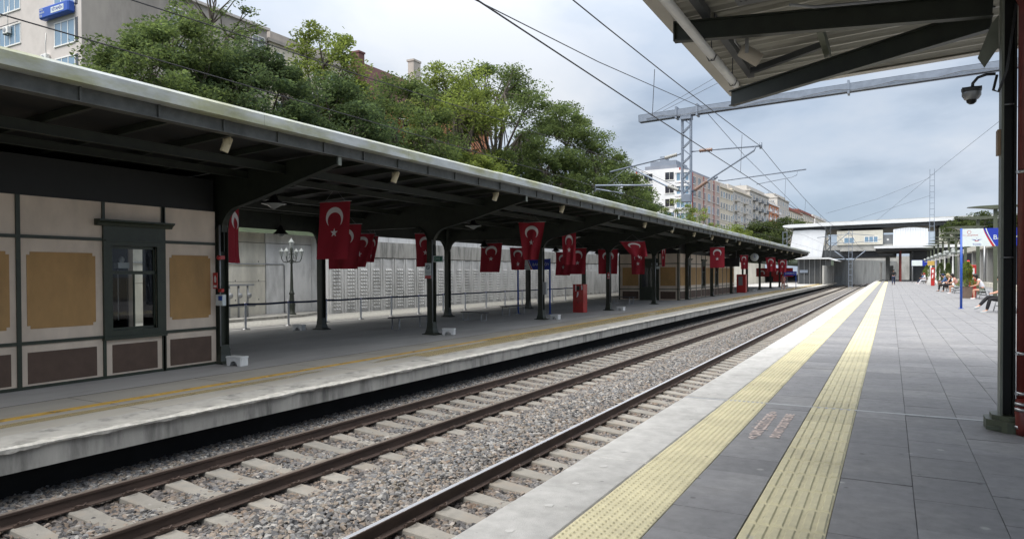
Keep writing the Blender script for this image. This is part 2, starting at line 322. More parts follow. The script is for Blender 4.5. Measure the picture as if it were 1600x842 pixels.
def skin(name, verts, edges, mt, th, sub=2, local=True):
    """continuous limb surface grown from joints (x, y, z, radius)"""
    me = bpy.data.meshes.new(name); me.from_pydata([v[:3] for v in verts], edges, [])
    o = bpy.data.objects.new('tmp', me); COL.objects.link(o)
    o.modifiers.new('s', 'SKIN'); bpy.context.view_layer.update()
    sk = me.skin_vertices[0].data if me.skin_vertices else None
    if sk is None: return None
    for i, v in enumerate(verts):
        r = v[3]; sk[i].radius = (r, r) if not isinstance(r, tuple) else r; sk[i].use_root = (i == 0)
    ss = o.modifiers.new('b', 'SUBSURF'); ss.levels = sub; ss.render_levels = sub
    bpy.context.view_layer.update()
    m2 = bpy.data.meshes.new_from_object(o.evaluated_get(bpy.context.evaluated_depsgraph_get())); m2.name = name
    bpy.data.objects.remove(o)
    for p in m2.polygons: p.use_smooth = True
    m2.materials.clear(); m2.materials.append(M(mt))
    return link(name, m2, th)
ZL = -0.55      # top of the old, low platform across the tracks

# ================================================================== ground, tracks
g = MB(); g.quad((-900, -300, -1.45), (900, -300, -1.45), (900, 1800, -1.45), (-900, 1800, -1.45)); struct('ground', g, 'earth')

def ballast_sheet():
    xs = [-9.7, -9.2, -8.8, -8.3, -7.5, -6.7, -6.3, -6.0, -5.65, -5.3, -5.0, -4.6, -3.8, -3.0, -2.5, -2.1]
    zs = [-1.30, -1.27, -1.245, -1.285, -1.295, -1.285, -1.27, -1.215, -1.175, -1.215, -1.27, -1.285, -1.295, -1.285, -1.28, -1.30]
    ys = [-4 + i * 0.5 for i in range(60)] + [26 + i * 4 for i in range(44)]
    v = [(x, y, z + random.uniform(-.006, .006)) for y in ys for x, z in zip(xs, zs)]; n = len(xs)
    f = [(j * n + i, j * n + i + 1, (j + 1) * n + i + 1, (j + 1) * n + i) for j in range(len(ys) - 1) for i in range(n - 1)]
    b = MB(); b.add(v, f, True); return b
def stone_material(name, geo):
    m = bpy.data.materials.new(name); m.use_nodes = True; t = m.node_tree; b = t.nodes['Principled BSDF']; n = t.nodes.new; l = t.links.new
    b.inputs['Roughness'].default_value = 0.85
    cr = n('ShaderNodeValToRGB'); els = cr.color_ramp.elements; cr.color_ramp.interpolation = 'LINEAR'
    cols = [(0.0, (0.035, 0.035, 0.036)), (0.2, (0.085, 0.086, 0.09)), (0.38, (0.185, 0.182, 0.178)), (0.52, (0.15, 0.13, 0.105)), (0.66, (0.24, 0.20, 0.165)), (0.78, (0.115, 0.12, 0.13)), (0.93, (0.33, 0.32, 0.30)), (1.0, (0.16, 0.115, 0.085))]
    els[0].position, els[0].color = cols[0][0], (*cols[0][1], 1); els[1].position, els[1].color = cols[-1][0], (*cols[-1][1], 1)
    for p, c in cols[1:-1]: e = els.new(p); e.color = (*c, 1)
    gm = n('ShaderNodeNewGeometry')
    if geo:
        at = n('ShaderNodeAttribute'); at.attribute_type = 'INSTANCER'; at.attribute_name = 'tint'; l(at.outputs['Fac'], cr.inputs['Fac'])
    else:
        vo = n('ShaderNodeTexVoronoi'); vo.inputs['Scale'].default_value = 19; l(gm.outputs['Position'], vo.inputs['Vector'])
        sx = n('ShaderNodeSeparateColor'); l(vo.outputs['Color'], sx.inputs[0]); l(sx.outputs[0], cr.inputs['Fac'])
        bp = n('ShaderNodeBump'); bp.inputs['Strength'].default_value = 1.0; bp.inputs['Distance'].default_value = 0.04; bp.invert = True; l(vo.outputs['Distance'], bp.inputs['Height']); l(bp.outputs[0], b.inputs['Normal'])
    # brown rail dust close to the rails
    sp = n('ShaderNodeSeparateXYZ'); l(gm.outputs['Position'], sp.inputs[0]); last = None
    for X in (-8.26, -6.73, -4.57, -3.05):
        s1 = n('ShaderNodeMath'); s1.operation = 'SUBTRACT'; s1.inputs[1].default_value = X; l(sp.outputs[0], s1.inputs[0])
        s2 = n('ShaderNodeMath'); s2.operation = 'ABSOLUTE'; l(s1.outputs[0], s2.inputs[0])
        s3 = n('ShaderNodeMapRange'); s3.inputs[1].default_value = 0.05; s3.inputs[2].default_value = 0.75; s3.inputs[3].default_value = 0.62; s3.inputs[4].default_value = 0; l(s2.outputs[0], s3.inputs[0])
        if last is None: last = s3.outputs[0]
        else:
            s4 = n('ShaderNodeMath'); s4.operation = 'MAXIMUM'; l(last, s4.inputs[0]); l(s3.outputs[0], s4.inputs[1]); last = s4.outputs[0]
    mc = n('ShaderNodeMixRGB'); mc.blend_type = 'MULTIPLY'; mc.inputs['Color2'].default_value = (0.62, 0.47, 0.38, 1); l(last, mc.inputs['Fac']); l(cr.outputs[0], mc.inputs['Color1']); l(mc.outputs[0], b.inputs['Base Color'])
    return m
MT['stoneg'] = stone_material('ballast_stone', True); MT['stonef'] = stone_material('ballast_bed', False)
bed = ballast_sheet(); struct('ballast_bed', bed, 'stonef')
# loose stones: real stones scattered over the bed, denser near by
def stone_scatter(name, y0, y1, dens, smin, smax, seed):
    b = MB(); bs = ballast_sheet(); nx = 16
    for fc in bs.f:
        q = [bs.v[i] for i in fc]
        if q[0][1] >= y0 - 1e-6 and q[2][1] <= y1 + 1e-6: b.add(q, [(0, 1, 2, 3)])
    o = link(name, b.mesh(name, M('stoneg')))
    ng = bpy.data.node_groups.new(name, 'GeometryNodeTree'); ng.interface.new_socket('Geometry', in_out='INPUT', socket_type='NodeSocketGeometry'); ng.interface.new_socket('Geometry', in_out='OUTPUT', socket_type='NodeSocketGeometry')
    n = ng.nodes.new; l = ng.links.new; gi = n('NodeGroupInput'); go = n('NodeGroupOutput')
    d = n('GeometryNodeDistributePointsOnFaces'); d.inputs['Density'].default_value = dens; d.inputs['Seed'].default_value = seed; l(gi.outputs[0], d.inputs['Mesh'])
    jn = n('GeometryNodeGeometryToInstance')
    for k in range(5):
        ic = n('GeometryNodeMeshIcoSphere'); ic.inputs['Radius'].default_value = 0.5; ic.inputs['Subdivisions'].default_value = 1 if k else 2
        sp = n('GeometryNodeSetPosition'); no = n('ShaderNodeTexNoise'); no.noise_dimensions = '4D'; no.inputs['W'].default_value = k * 3.7 + seed; no.inputs['Scale'].default_value = 1.4
        sub = n('ShaderNodeVectorMath'); sub.operation = 'SUBTRACT'; sub.inputs[1].default_value = (.5, .5, .5); l(no.outputs['Color'], sub.inputs[0])
        sc = n('ShaderNodeVectorMath'); sc.operation = 'SCALE'; sc.inputs['Scale'].default_value = 1.15; l(sub.outputs[0], sc.inputs[0])
        l(ic.outputs[0], sp.inputs['Geometry']); l(sc.outputs[0], sp.inputs['Offset'])
        tr = n('GeometryNodeTransform'); tr.inputs['Scale'].default_value = (1, .75 + .06 * k, .55 + .05 * k); l(sp.outputs[0], tr.inputs['Geometry'])
        sm = n('GeometryNodeSetMaterial'); sm.inputs['Material'].default_value = M('stoneg'); l(tr.outputs[0], sm.inputs['Geometry'])
        l(sm.outputs[0], jn.inputs[0])
    ip = n('GeometryNodeInstanceOnPoints'); ip.inputs['Pick Instance'].default_value = True; l(d.outputs['Points'], ip.inputs['Points']); l(jn.outputs[0], ip.inputs['Instance'])
    rr = n('FunctionNodeRandomValue'); rr.data_type = 'FLOAT_VECTOR'; rr.inputs[0].default_value = (-.6, -.6, 0); rr.inputs[1].default_value = (.6, .6, 6.28); l(rr.outputs[0], ip.inputs['Rotation'])
    rs = n('FunctionNodeRandomValue'); rs.data_type = 'FLOAT'; rs.inputs[2].default_value = smin; rs.inputs[3].default_value = smax; rs.inputs['Seed'].default_value = 5; l(rs.outputs[1], ip.inputs['Scale'])
    rt = n('FunctionNodeRandomValue'); rt.data_type = 'FLOAT'; rt.inputs[2].default_value = 0; rt.inputs[3].default_value = 1; rt.inputs['Seed'].default_value = 9
    sa = n('GeometryNodeStoreNamedAttribute'); sa.data_type = 'FLOAT'; sa.domain = 'INSTANCE'; sa.inputs['Name'].default_value = 'tint'; l(ip.outputs[0], sa.inputs['Geometry']); l(rt.outputs[1], sa.inputs['Value'])
    l(sa.outputs[0], go.inputs[0]); md = o.modifiers.new('scatter', 'NODES'); md.node_group = ng
    return tag(o, 'grey and brown crushed stone ballast lying around the sleepers', 'ballast', kind='stuff')
stone_scatter('ballast', 1.0, 14.0, 760, 0.034, 0.105, 1)
stone_scatter('ballast', 14.0, 26.0, 560, 0.036, 0.105, 2)
stone_scatter('ballast', 26.0, 50.0, 300, 0.045, 0.095, 3)

def rail_mesh(topmat):
    pf = [(-.07, 0), (.07, 0), (.07, .012), (.012, .03), (.009, .115), (.034, .128), (.036, .155), (.028, .1605), (-.028, .1605), (-.036, .155), (-.034, .128), (-.009, .115), (-.012, .03), (-.07, .012)]
    n = len(pf); y0, y1 = -4, 200
    b = MB(); b.add([(x, y0, z) for x, z in pf] + [(x, y1, z) for x, z in pf], [], False)
    for i in range(n):
        j = (i + 1) % n; b.f.append((i, j, j + n, i + n)); b.sm.append(False); b.mi.append(1 if i in (7, 8) or (topmat == 'steel' and i == 9) else 0)
    return b.mesh('rail', [M('rust'), M(topmat)])
def sleeper_mesh():
    sec = [(-1.30, .085, .20), (-1.26, .125, .235), (-1.0, .150, .255), (-.70, .168, .26), (-.50, .150, .25), (-.28, .125, .225), (0, .115, .22), (.28, .125, .225), (.50, .150, .25), (.70, .168, .26), (1.0, .150, .255), (1.26, .125, .235), (1.30, .085, .20)]
    v = []; f = []
    for x, z, w in sec: v += [(x, -w / 2 - .03, -.03), (x, -w / 2, z - .012), (x, -w / 2 + .015, z), (x, w / 2 - .015, z), (x, w / 2, z - .012), (x, w / 2 + .03, -.03)]
    k = 6
    for i in range(len(sec) - 1):
        for j in range(k - 1): f.append((i * k + j, i * k + j + 1, (i + 1) * k + j + 1, (i + 1) * k + j))
    f += [tuple(range(k)), tuple(range((len(sec) - 1) * k, len(sec) * k))[::-1]]
    b = MB(); b.add(v, f); return b.mesh('sleeper', M('sleeper'))
SLM = sleeper_mesh()
def clip_mb(b, x, y, z):
    for s in (-1, 1):
        b.box(x + s * .055 - .03 * (s < 0), x + s * .055 + .03 * (s > 0), y - .09, y + .09, z - .005, z + .028)
        b.tube([(x + s * .06, y - .05, z + .03), (x + s * .105, y - .05, z + .055), (x + s * .13, y, z + .04), (x + s * .105, y + .05, z + .055), (x + s * .06, y + .05, z + .03)], .011, 4, False)
def track(cx, label, tops, y_off):
    th = thing('railway_track', label, 'railway track', (cx, 0, -1.38), group='parallel railway tracks')
    for s, tm in zip((-1, 1), tops):
        link('rail', rail_mesh(tm), th, (s * .765, 0, .1695))
    b = MB()
    for i in range(250):
        y = 0.35 + y_off + i * .6
        link('sleeper', SLM, th, (random.uniform(-.012, .012), y, random.uniform(-.004, .004)), random.uniform(-.006, .006))
        if y < 50:
            for s in (-1, 1): clip_mb(b, s * .765, y, .172)
    c = link('rail_clips', b.mesh('rail_clips', M('rust'), recalc=False), th); c['kind'] = 'stuff'
    return th
track(-7.495, 'brown rusty track on pale sleepers beside the low old platform', ('dullrail', 'dullrail'), 0.1)
track(-3.81, 'track with one polished shiny rail, running under the paved platform edge', ('steel', 'steel'), 0.25)

# ================================================================== paved platform (near side)
DR0 = 8.25
b = MB(); b.box(-1.95, 16, -6, 150, -1.44, -.16); b.box(-2.12, 16, -6, DR0 - .045, -.155, -.010); b.box(-2.12, 16, DR0 + .045, 150, -.155, -.010); PLAT = struct('railway_platform', b, 'joint')
PLAT['label'] = 'paved modern platform with two yellow tactile strips'
def tmesh(name, w, l, mt, t=.04, ch=.004, domes=None, bars=None):
    b = MB(); g = .0018; x0, x1, y0, y1 = -w / 2 + g, w / 2 - g, -l / 2 + g, l / 2 - g
    b.add([(x0,y0,-t),(x1,y0,-t),(x1,y1,-t),(x0,y1,-t),(x0,y0,-ch),(x1,y0,-ch),(x1,y1,-ch),(x0,y1,-ch),(x0+ch,y0+ch,0),(x1-ch,y0+ch,0),(x1-ch,y1-ch,0),(x0+ch,y1-ch,0)],
      [(8,9,10,11),(0,1,5,4),(1,2,6,5),(2,3,7,6),(3,0,4,7),(4,5,9,8),(5,6,10,9),(6,7,11,10),(7,4,8,11)])
    if domes:
        nx, ny = domes
        for i in range(nx):
            for j in range(ny):
                cx = -w / 2 + w * (i + .5) / nx; cy = -l / 2 + l * (j + .5) / ny; v = []
                for r, z in ((.0165, 0), (.009, .0085)): v += [(cx + r * math.cos(a * math.pi / 3), cy + r * math.sin(a * math.pi / 3), z) for a in range(6)]
                b.add(v, [(a, (a + 1) % 6, 6 + (a + 1) % 6, 6 + a) for a in range(6)] + [tuple(range(6, 12))])
    if bars:
        for i in range(bars):
            cx = -w / 2 + w * (i + .5) / bars; h = .0095; a, c = .026, .018; e0, e1 = y0 + .012, y1 - .012
            b.add([(cx-a,e0,0),(cx+a,e0,0),(cx+a,e1,0),(cx-a,e1,0),(cx-c,e0+.012,h),(cx+c,e0+.012,h),(cx+c,e1-.012,h),(cx-c,e1-.012,h)], [(4,5,6,7),(0,1,5,4),(1,2,6,5),(2,3,7,6),(3,0,4,7)])
    me = b.mesh(name, M(mt), recalc=False); return me
B1 = tmesh('blister_tile', .435, .4, 'tact', domes=(9, 8)); B2 = tmesh('ribbed_tile', .44, .4, 'tact', bars=6)
DR = 8.25
def skip_drain(y, l): return abs(y - DR) < l / 2 + .045
for i in range(300):
    y = 1.25 + i * .4 + (0.055 if i > 17 else 0)
    jz = random.uniform(-.0012, .0012)
    piece(PLAT, 'blister_tile', B1, (-1.435, y, jz)); piece(PLAT, 'ribbed_tile', B2, (-.53, y, random.uniform(-.0012, .0012)))
SL = [tmesh('edge_slab', .50, l, 'slab', t=.14, ch=.012) for l in (3.0,)]
y = DR + .045 - 3 * 3
for i in range(50):
    if i == 3: y += -.0
    me = SL[0]; o = piece(PLAT, 'edge_slab', me, (-1.905, y + 1.5 + (0.06 if i >= 3 else -.06), random.uniform(-.002, .002)))
    if y < 30:
        p = MB()
        for k in range(6):
            cy = -1.25 + k * .5; cxx = random.uniform(-.03, .03); n = 9
            ring = [(cxx + .032 * math.cos(a * 2 * math.pi / n) * random.uniform(.7, 1.2), cy + .032 * math.sin(a * 2 * math.pi / n) * random.uniform(.7, 1.3), .0025) for a in range(n)]
            p.add(ring, [tuple(range(n))])
        o2 = link('cast_plug', p.mesh('cast_plug', M('plug'), recalc=False), o)
    y += 3.0
b = MB()
for x0 in (-2.14, -1.32, -.5, .32): b.box(x0 + .002, x0 + .818, DR - .034, DR + .034, -.05, .003); b.box(x0 + .002, x0 + .818, DR - .012, DR + .012, .0032, .0036)
part(PLAT, 'drain_channel', b, mat('drain_metal', (0.36, 0.365, 0.37), .5, .15, 9, metal=.2, world=True))
PT = {}
def ptile(w, l):
    k = (w, round(l, 3))
    if k not in PT: PT[k] = tmesh('paving_tile', w, l, 'tile', ch=.002)
    return PT[k]
rest = MB(); cnt = 0; cands = []
def col(x, w, l, off, y1=135):
    y = 1.0 + off
    while y < y1:
        if not skip_drain(y, l): cands.append((y, x, w, l))
        elif y < DR:      # cut pieces against the channel
            a = y - l / 2; c = DR - .04
            if c - a > .05: cands.append(((a + c) / 2, x, w, round(c - a, 3)))
            a = DR + .04; c = y + l / 2
            if c - a > .05: cands.append(((a + c) / 2, x, w, round(c - a, 3)))
        else:
            a = y - l / 2; c = DR - .04
            if c - a > .05: cands.append(((a + c) / 2, x, w, round(c - a, 3)))
            a = DR + .04; c = y + l / 2
            if c - a > .05: cands.append(((a + c) / 2, x, w, round(c - a, 3)))
        y += l
col(-.984, .462, .45, 0.0)
for k in range(24):
    col(-.085 + k * .45, .45, .6, (0.0 if k % 2 == 0 else 0.3))
cands.sort(key=lambda c: math.hypot(c[0], c[1] * 1.2) + (50 if c[1] > 1.6 + c[0] * .25 else 0))
for i, (y, x, w, l) in enumerate(cands):
    if i < 300: o = piece(PLAT, 'paving_tile', ptile(w, l), (x, y, random.uniform(-.002, .002))); o.rotation_euler = (random.uniform(-.004, .004), random.uniform(-.004, .004), random.uniform(-.002, .002))
    else:
        z = random.uniform(-.0015, .0015); g = .004
        rest.add([(x-w/2+g,y-l/2+g,-.03),(x+w/2-g,y-l/2+g,-.03),(x+w/2-g,y+l/2-g,-.03),(x-w/2+g,y+l/2-g,-.03),(x-w/2+g,y-l/2+g,z),(x+w/2-g,y-l/2+g,z),(x+w/2-g,y+l/2-g,z),(x-w/2+g,y+l/2-g,z)],
          [(4,5,6,7),(0,1,5,4),(1,2,6,5),(2,3,7,6),(3,0,4,7)])
o = link('paving_tiles', rest.mesh('paving_tiles', M('tile'), recalc=False), PLAT); o['kind'] = 'stuff'
b = MB(); b.box(-1.2, -.76, 135, 149, -.05, -.002); b.box(-.3, 10.5, 135.1, 149, -.05, -.002); part(PLAT, 'far_paving', b, 'tile')
# faded floor lettering between the strips
tm = lambda x, y: Matrix.Translation((x, y, .0035)) @ Matrix.Rotation(R(90), 4, 'Z')
text(PLAT, 'floor_lettering', '<< SARI ÇİZGİYİ GEÇME >>', .135, 'faded', Matrix.Translation((-1.07, 6.42, .0035)) @ Matrix.Rotation(R(90), 4, 'Z'), .0005, sx=.80, bold=.004)
text(PLAT, 'floor_lettering', 'DO NOT CROSS THE LINE', .115, 'faded', Matrix.Translation((-.90, 6.55, .0035)) @ Matrix.Rotation(R(90), 4, 'Z'), .0005, sx=.86, bold=.004)

# ================================================================== old low platform (far side)
b = MB(); b.box(-25.3, -9.66, -12, 150, -1.44, ZL - .30); b.box(-25.3, -9.10, -12, 150, ZL - .305, ZL - .004)
OLD = struct('old_platform', b, ['platL']); OLD['label'] = 'low worn concrete platform under the dark canopy'
b = MB(); b.quad((-9.655, -12, -1.44), (-9.655, 150, -1.44), (-9.655, 150, ZL - .31), (-9.655, -12, ZL - .31)); b.quad((-9.11, -12, ZL - .308), (-9.11, 150, ZL - .308), (-9.655, 150, ZL - .308), (-9.655, -12, ZL - .308)); part(OLD, 'recess_wall', b, 'concd')  # overhang shade painted as near-black wall and slab underside
b = MB()      # edge slab: cast face in long lengths with a broken, uneven lip on top
rs = random.Random(3); ys = [-6 + i * .06 for i in range(760)] + [39.6 + i * 1.2 for i in range(92)]
v = []; drift = 0; d2 = 0
for y in ys:
    drift = drift * .93 + rs.uniform(-.013, .013); d2 = d2 * .8 + rs.uniform(-.014, .014); k = 1 if y < 60 else .4
    o1 = -.012 * k + drift * k; z1 = d2 * .5 * k
    v += [(-9.085, y, ZL - .305), (-9.085, y, ZL - .055 + z1), (-9.058 + o1 * .9 + abs(d2) * .5, y, ZL - .048 + z1), (-9.052 + o1 * 1.5, y, ZL - .012 + z1 * .3), (-9.085 + o1, y, ZL + .004), (-9.80, y, ZL + .004)]
n = 6; f = [(j * n + i, (j + 1) * n + i, (j + 1) * n + i + 1, j * n + i + 1) for j in range(len(ys) - 1) for i in range(n - 1)]
b.add(v, f); part(OLD, 'edge_slab', b, 'conc')
b = MB(); b.box(-11.95, -9.79, -12, 150, ZL - .003, ZL + .003); part(OLD, 'edge_strip', b, 'platE')
b = MB(); rs = random.Random(8); v = []; ys = [-6 + i * .05 for i in range(960)] + [42.6 + i * .6 for i in range(178)]; w1 = w2_ = 0      # crumbling plaster lip along the edge
for y in ys:
    w1 = w1 * .92 + rs.uniform(-.012, .012); w2_ = w2_ * .85 + rs.uniform(-.012, .012); h = .035 + abs(w2_) * .8
    v += [(-9.06, y, ZL - h), (-9.025 + w1 * .8, y, ZL - h + .008), (-9.015 + w1, y, ZL - .008 + w2_ * .2), (-9.05 + w1 * .5, y, ZL + .012 + w2_ * .25), (-9.17 + w2_ * 2.5 + w1, y, ZL + .0085)]
f = [(j * 5 + i, (j + 1) * 5 + i, (j + 1) * 5 + i + 1, j * 5 + i + 1) for j in range(len(ys) - 1) for i in range(4)]
b.add(v, f); part(OLD, 'crumbling_lip', b, mat('crumbling_plaster', (0.50, 0.485, 0.44), .9, .2, 9, .4, 40, c2=(0.30, 0.29, 0.26), c2amt=.7, c2sc=5, world=True))
b = MB()
for x in (-11.96,): b.box(x - .02, x + .01, -12, 150, ZL - .002, ZL + .0045)
for y in np.arange(-3, 60, 2.4): b.box(-11.95, -9.8, y, y + .012, ZL, ZL + .0042)
part(OLD, 'joint_lines', b, 'joint')
b = MB(); b.box(-10.98, -10.79, -12, 150, ZL + .003, ZL + .0075); part(OLD, 'yellow_line', b, 'yline')
b = MB(); b.box(-10.55, -10.33, -12, 150, ZL + .003, ZL + .0074); part(OLD, 'faded_yellow_line', b, 'yfade')
b = MB(); b.box(-10.32, -9.95, 14, 150, ZL + .003, ZL + .0072); b.box(-10.79, -10.56, 18, 150, ZL + .003, ZL + .0071); part(OLD, 'faded_paint', b, 'yfade')
b = MB(); b.quad((-25.3, -12, ZL + .004), (-21.6, -12, ZL + .004), (-21.6, 120, ZL + .004), (-25.3, 120, ZL + .004)); b.quad((-27.2, -12, ZL + .003), (-25.3, -12, ZL + .003), (-25.3, 27, ZL + .003), (-27.2, 27, ZL + .003)); struct('cobbled_path', b, 'cob')
b = MB(); b.box(-21.62, -21.45, -12, 120, ZL, ZL + .012); part(OLD, 'kerb_line', b, 'slab')
# raised pavement in front of the tall wall
b = MB(); b.plate([(-26.4, 14), (-25.0, 14), (-24.4, 20), (-24.6, 24.5), (-25.6, 26.7), (-26.4, 26.9)], 'z', ZL, ZL + .13); struct('pavement', b, 'conc')

# ================================================================== long dark canopy over the old platform
Y0, Y1 = -8.0, 104.5
def ceil(x): return 4.02 - .30 * min(1, (x + 9.8) / -6.2) if x > -16 else 3.72 + .18 * (-16 - x) / 6
CAN = thing('platform_canopy', 'long dark green steel canopy with pale gutter over the old platform', 'canopy', (-13.5, 10.9, ZL))
b = MB(); xs = [-9.95, -16, -22.2]
for a, c in zip(xs, xs[1:]): b.add([(a, Y0, ceil(a)), (c, Y0, ceil(c)), (c, Y1, ceil(c)), (a, Y1, ceil(a)), (a, Y0, ceil(a) + .06), (c, Y0, ceil(c) + .06), (c, Y1, ceil(c) + .06), (a, Y1, ceil(a) + .06)], [(0,3,2,1),(4,5,6,7),(0,1,5,4),(2,3,7,6),(3,0,4,7),(1,2,6,5)])
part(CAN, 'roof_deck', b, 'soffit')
b = MB(); y = Y0
while y < Y1 - .1:      # gutter sheets, each length its own slight offset
    e = min(y + 4.2, Y1); dz = random.uniform(-.008, .008)
    b.plate([(-9.80, 4.11 + dz), (-9.74, 4.12 + dz), (-9.735, 4.30 + dz), (-9.78, 4.345 + dz), (-9.98, 4.36 + dz), (-9.98, 4.10 + dz)], 'y', y + .003, e - .003); y = e
part(CAN, 'gutter', b, 'fascia')
b = MB(); b.box(-10.02, -9.93, Y0, Y1 - .3, 3.885, 4.10); b.box(-10.06, -9.87, Y0, Y1 - .3, 3.875, 3.89); part(CAN, 'edge_beam', b, 'edge')
b = MB()
for i in range(95): y = Y0 + .6 + i * 1.19; b.box(-9.928, -9.90, y, y + .035, 3.90, 4.10)
part(CAN, 'edge_cleats', b, 'edge')
for x, h in ((-11.45, .16), (-12.6, .13), (-14.9, .13), (-16.4, .16), (-17.6, .13), (-19.9, .13), (-21.0, .13)):
    b = MB(); z = ceil(x) - .13; b.box(x - .012, x + .012, Y0, Y1 - .3, z - h, z - .002); b.box(x - .05, x + .05, Y0, Y1 - .3, z - h - .012, z - h); b.box(x - .05, x + .05, Y0, Y1 - .3, z - .002, z + .004); part(CAN, 'purlin', b, 'dark')
b = MB(); b.box(-22.25, -22.1, Y0, Y1, 3.60, 3.95); part(CAN, 'rear_edge_beam', b, 'dark')
jm = MB(); js = [(-9.98, 0), (-16, 0), (-22.1, 0)]
for a, c in ((-9.97, -15.98), (-16.02, -22.08)):
    for s in (1,):
        jm.add([(a, -.035, ceil(a) - .115), (c, -.035, ceil(c) - .115), (c, .035, ceil(c) - .115), (a, .035, ceil(a) - .115), (a, -.035, ceil(a) - .004), (c, -.035, ceil(c) - .004), (c, .035, ceil(c) - .004), (a, .035, ceil(a) - .004)], [(0,3,2,1),(0,1,5,4),(1,2,6,5),(2,3,7,6),(3,0,4,7)])
JM = jm.mesh('joist', M('dark'))
for i in range(93):
    y = Y0 + .9 + i * 1.193
    k = (y - 10.9) / 8.35
    if abs(k - round(k)) * 8.35 < .3: continue
    o = link('joist', JM, CAN); o.location = Vector((0, y, 0)) - CAN.location
def arc(cx, cz, r, a0, a1, n=7): return [(cx + r * math.cos(R(a0 + (a1 - a0) * i / n)), cz + r * math.sin(R(a0 + (a1 - a0) * i / n))) for i in range(n + 1)]
FR = [10.9 + 8.35 * k for k in range(-2, 12)]
def col_mesh(front):
    b = MB(); h = 3.12
    # H section with flanges facing front and back
    b.box(-.012, .012, -.10, .10, .04, h)
    b.box(-.11, .11, -.112, -.10, .04, h); b.box(-.11, .11, .10, .112, .04, h)
    return b.mesh('column', M('colg'))
def foot_mesh():
    b = MB()
    prof = [(.21, 0), (.21, .035), (.17, .06), (.135, .20), (.118, .42)]
    v = []; f = []
    for r, z in prof: v += [(-r * .95, -r * .95, z), (r * .95, -r * .95, z), (r * .95, r * .95, z), (-r * .95, r * .95, z)]
    for i in range(len(prof) - 1):
        for j in range(4): f.append((i * 4 + j, i * 4 + (j + 1) % 4, (i + 1) * 4 + (j + 1) % 4, (i + 1) * 4 + j))
    f.append((16, 17, 18, 19)); b.add(v, f); b.box(-.26, .26, -.2, .2, 0, .03)
    return b.mesh('column_foot', M('colg'))
CM, FM = col_mesh(1), foot_mesh()
def frame_mesh():
    lo = []
    # front bracket: curve off the column, then straight up to the tip
    front = [(-13.39, 2.0), (-13.39, 2.45)] + [(-13.39 + .62 * (1 - math.cos(R(a))), 2.45 + .56 * math.sin(R(a))) for a in (15, 30, 45, 60, 72)] + [(-12.4, 3.10), (-11.8, 3.24), (-11.0, 3.46), (-9.93, 3.72)]
    top = [(-9.93, 3.872), (-10.08, 3.872), (-10.08, ceil(-10.08) - .02), (-13, ceil(-13) - .02), (-16, ceil(-16) - .02), (-22.08, ceil(-22.08) - .02)]
    back = [(-22.08, 3.52), (-20.2, 3.26)] + [(-18.55 - .75 * (1 - math.sin(R(a))) + .0, 2.45 + .78 * math.cos(R(a))) for a in (8, 28, 48, 68, 90)] + [(-18.55, 2.0)]
    mid = [(-18.31, 2.0), (-18.31, 2.5)] + arc(-17.78, 2.5, .53, 180, 90)[1:] + arc(-14.15, 2.5, .53, 90, 0) + [(-13.61, 2.0)]
    poly = front + top + back + mid
    b = MB(); b.plate(poly, 'y', -.012, .012)
    # flanges along the lower edges
    def flange(pts):
        v = []; f = []
        for x, z in pts: v += [(x, -.075, z), (x, .075, z)]
        for i in range(len(pts) - 1): f.append((2 * i, 2 * i + 1, 2 * i + 3, 2 * i + 2))
        v2 = [(x, y, z + .012) for x, y, z in v]; n = len(v)
        f2 = [tuple(i + n for i in q)[::-1] for q in f]; side = []
        for i in range(len(pts) - 1): side += [(2 * i, 2 * i + 2, 2 * i + 2 + n, 2 * i + n), (2 * i + 1, 2 * i + 1 + n, 2 * i + 3 + n, 2 * i + 3)]
        b.add(v + v2, f + f2 + side)
    flange(front[1:]); flange(back[:-1]); flange(mid[1:-1])
    b.box(-9.94, -9.915, -.07, .07, 3.705, 3.872)
    return b.mesh('frame', M('dark'))
FRM = frame_mesh()
for y in FR:
    piece(CAN, 'frame', FRM, (0, y, 0))
    for x in (-13.5, -18.43):
        if 50 < y < 55 and x < -18: pass
        c = piece(CAN, 'column', CM, (x, y, ZL))
        f = link('column_foot', FM, c)
b = MB()
for y in FR: b.box(-9.93, -9.90, y - .045, y + .045, 3.70, 3.90)
part(CAN, 'bracket_caps', b, 'gflange')
b = MB()      # longitudinal girder over the rear columns
for y, y2 in zip(FR, FR[1:]):
    pts = [(y + .1, 2.5)] + [(y + .1 + .5 * (1 - math.cos(R(a))), 2.5 + .5 * math.sin(R(a))) for a in (20, 45, 70, 90)]
    pts2 = [(2 * (y + y2) / 2 - p, z) for p, z in pts][::-1]
    b.plate(pts + pts2 + [(y2 - .1, 3.62), (y + .1, 3.62)], 'x', -18.445, -18.42)
part(CAN, 'rear_girder', b, 'dark')
# conduit down the front columns
for y in FR[2:8]:
    b = MB(); b.tube([(-13.37, y - .14, ZL + .4), (-13.37, y - .14, 1.2), (-13.37, y - .14, 1.25), (-13.37, y - .14, 2.6)], [.014, .014, .022, .022], 5)
    part(CAN, 'conduit', b, 'grey')

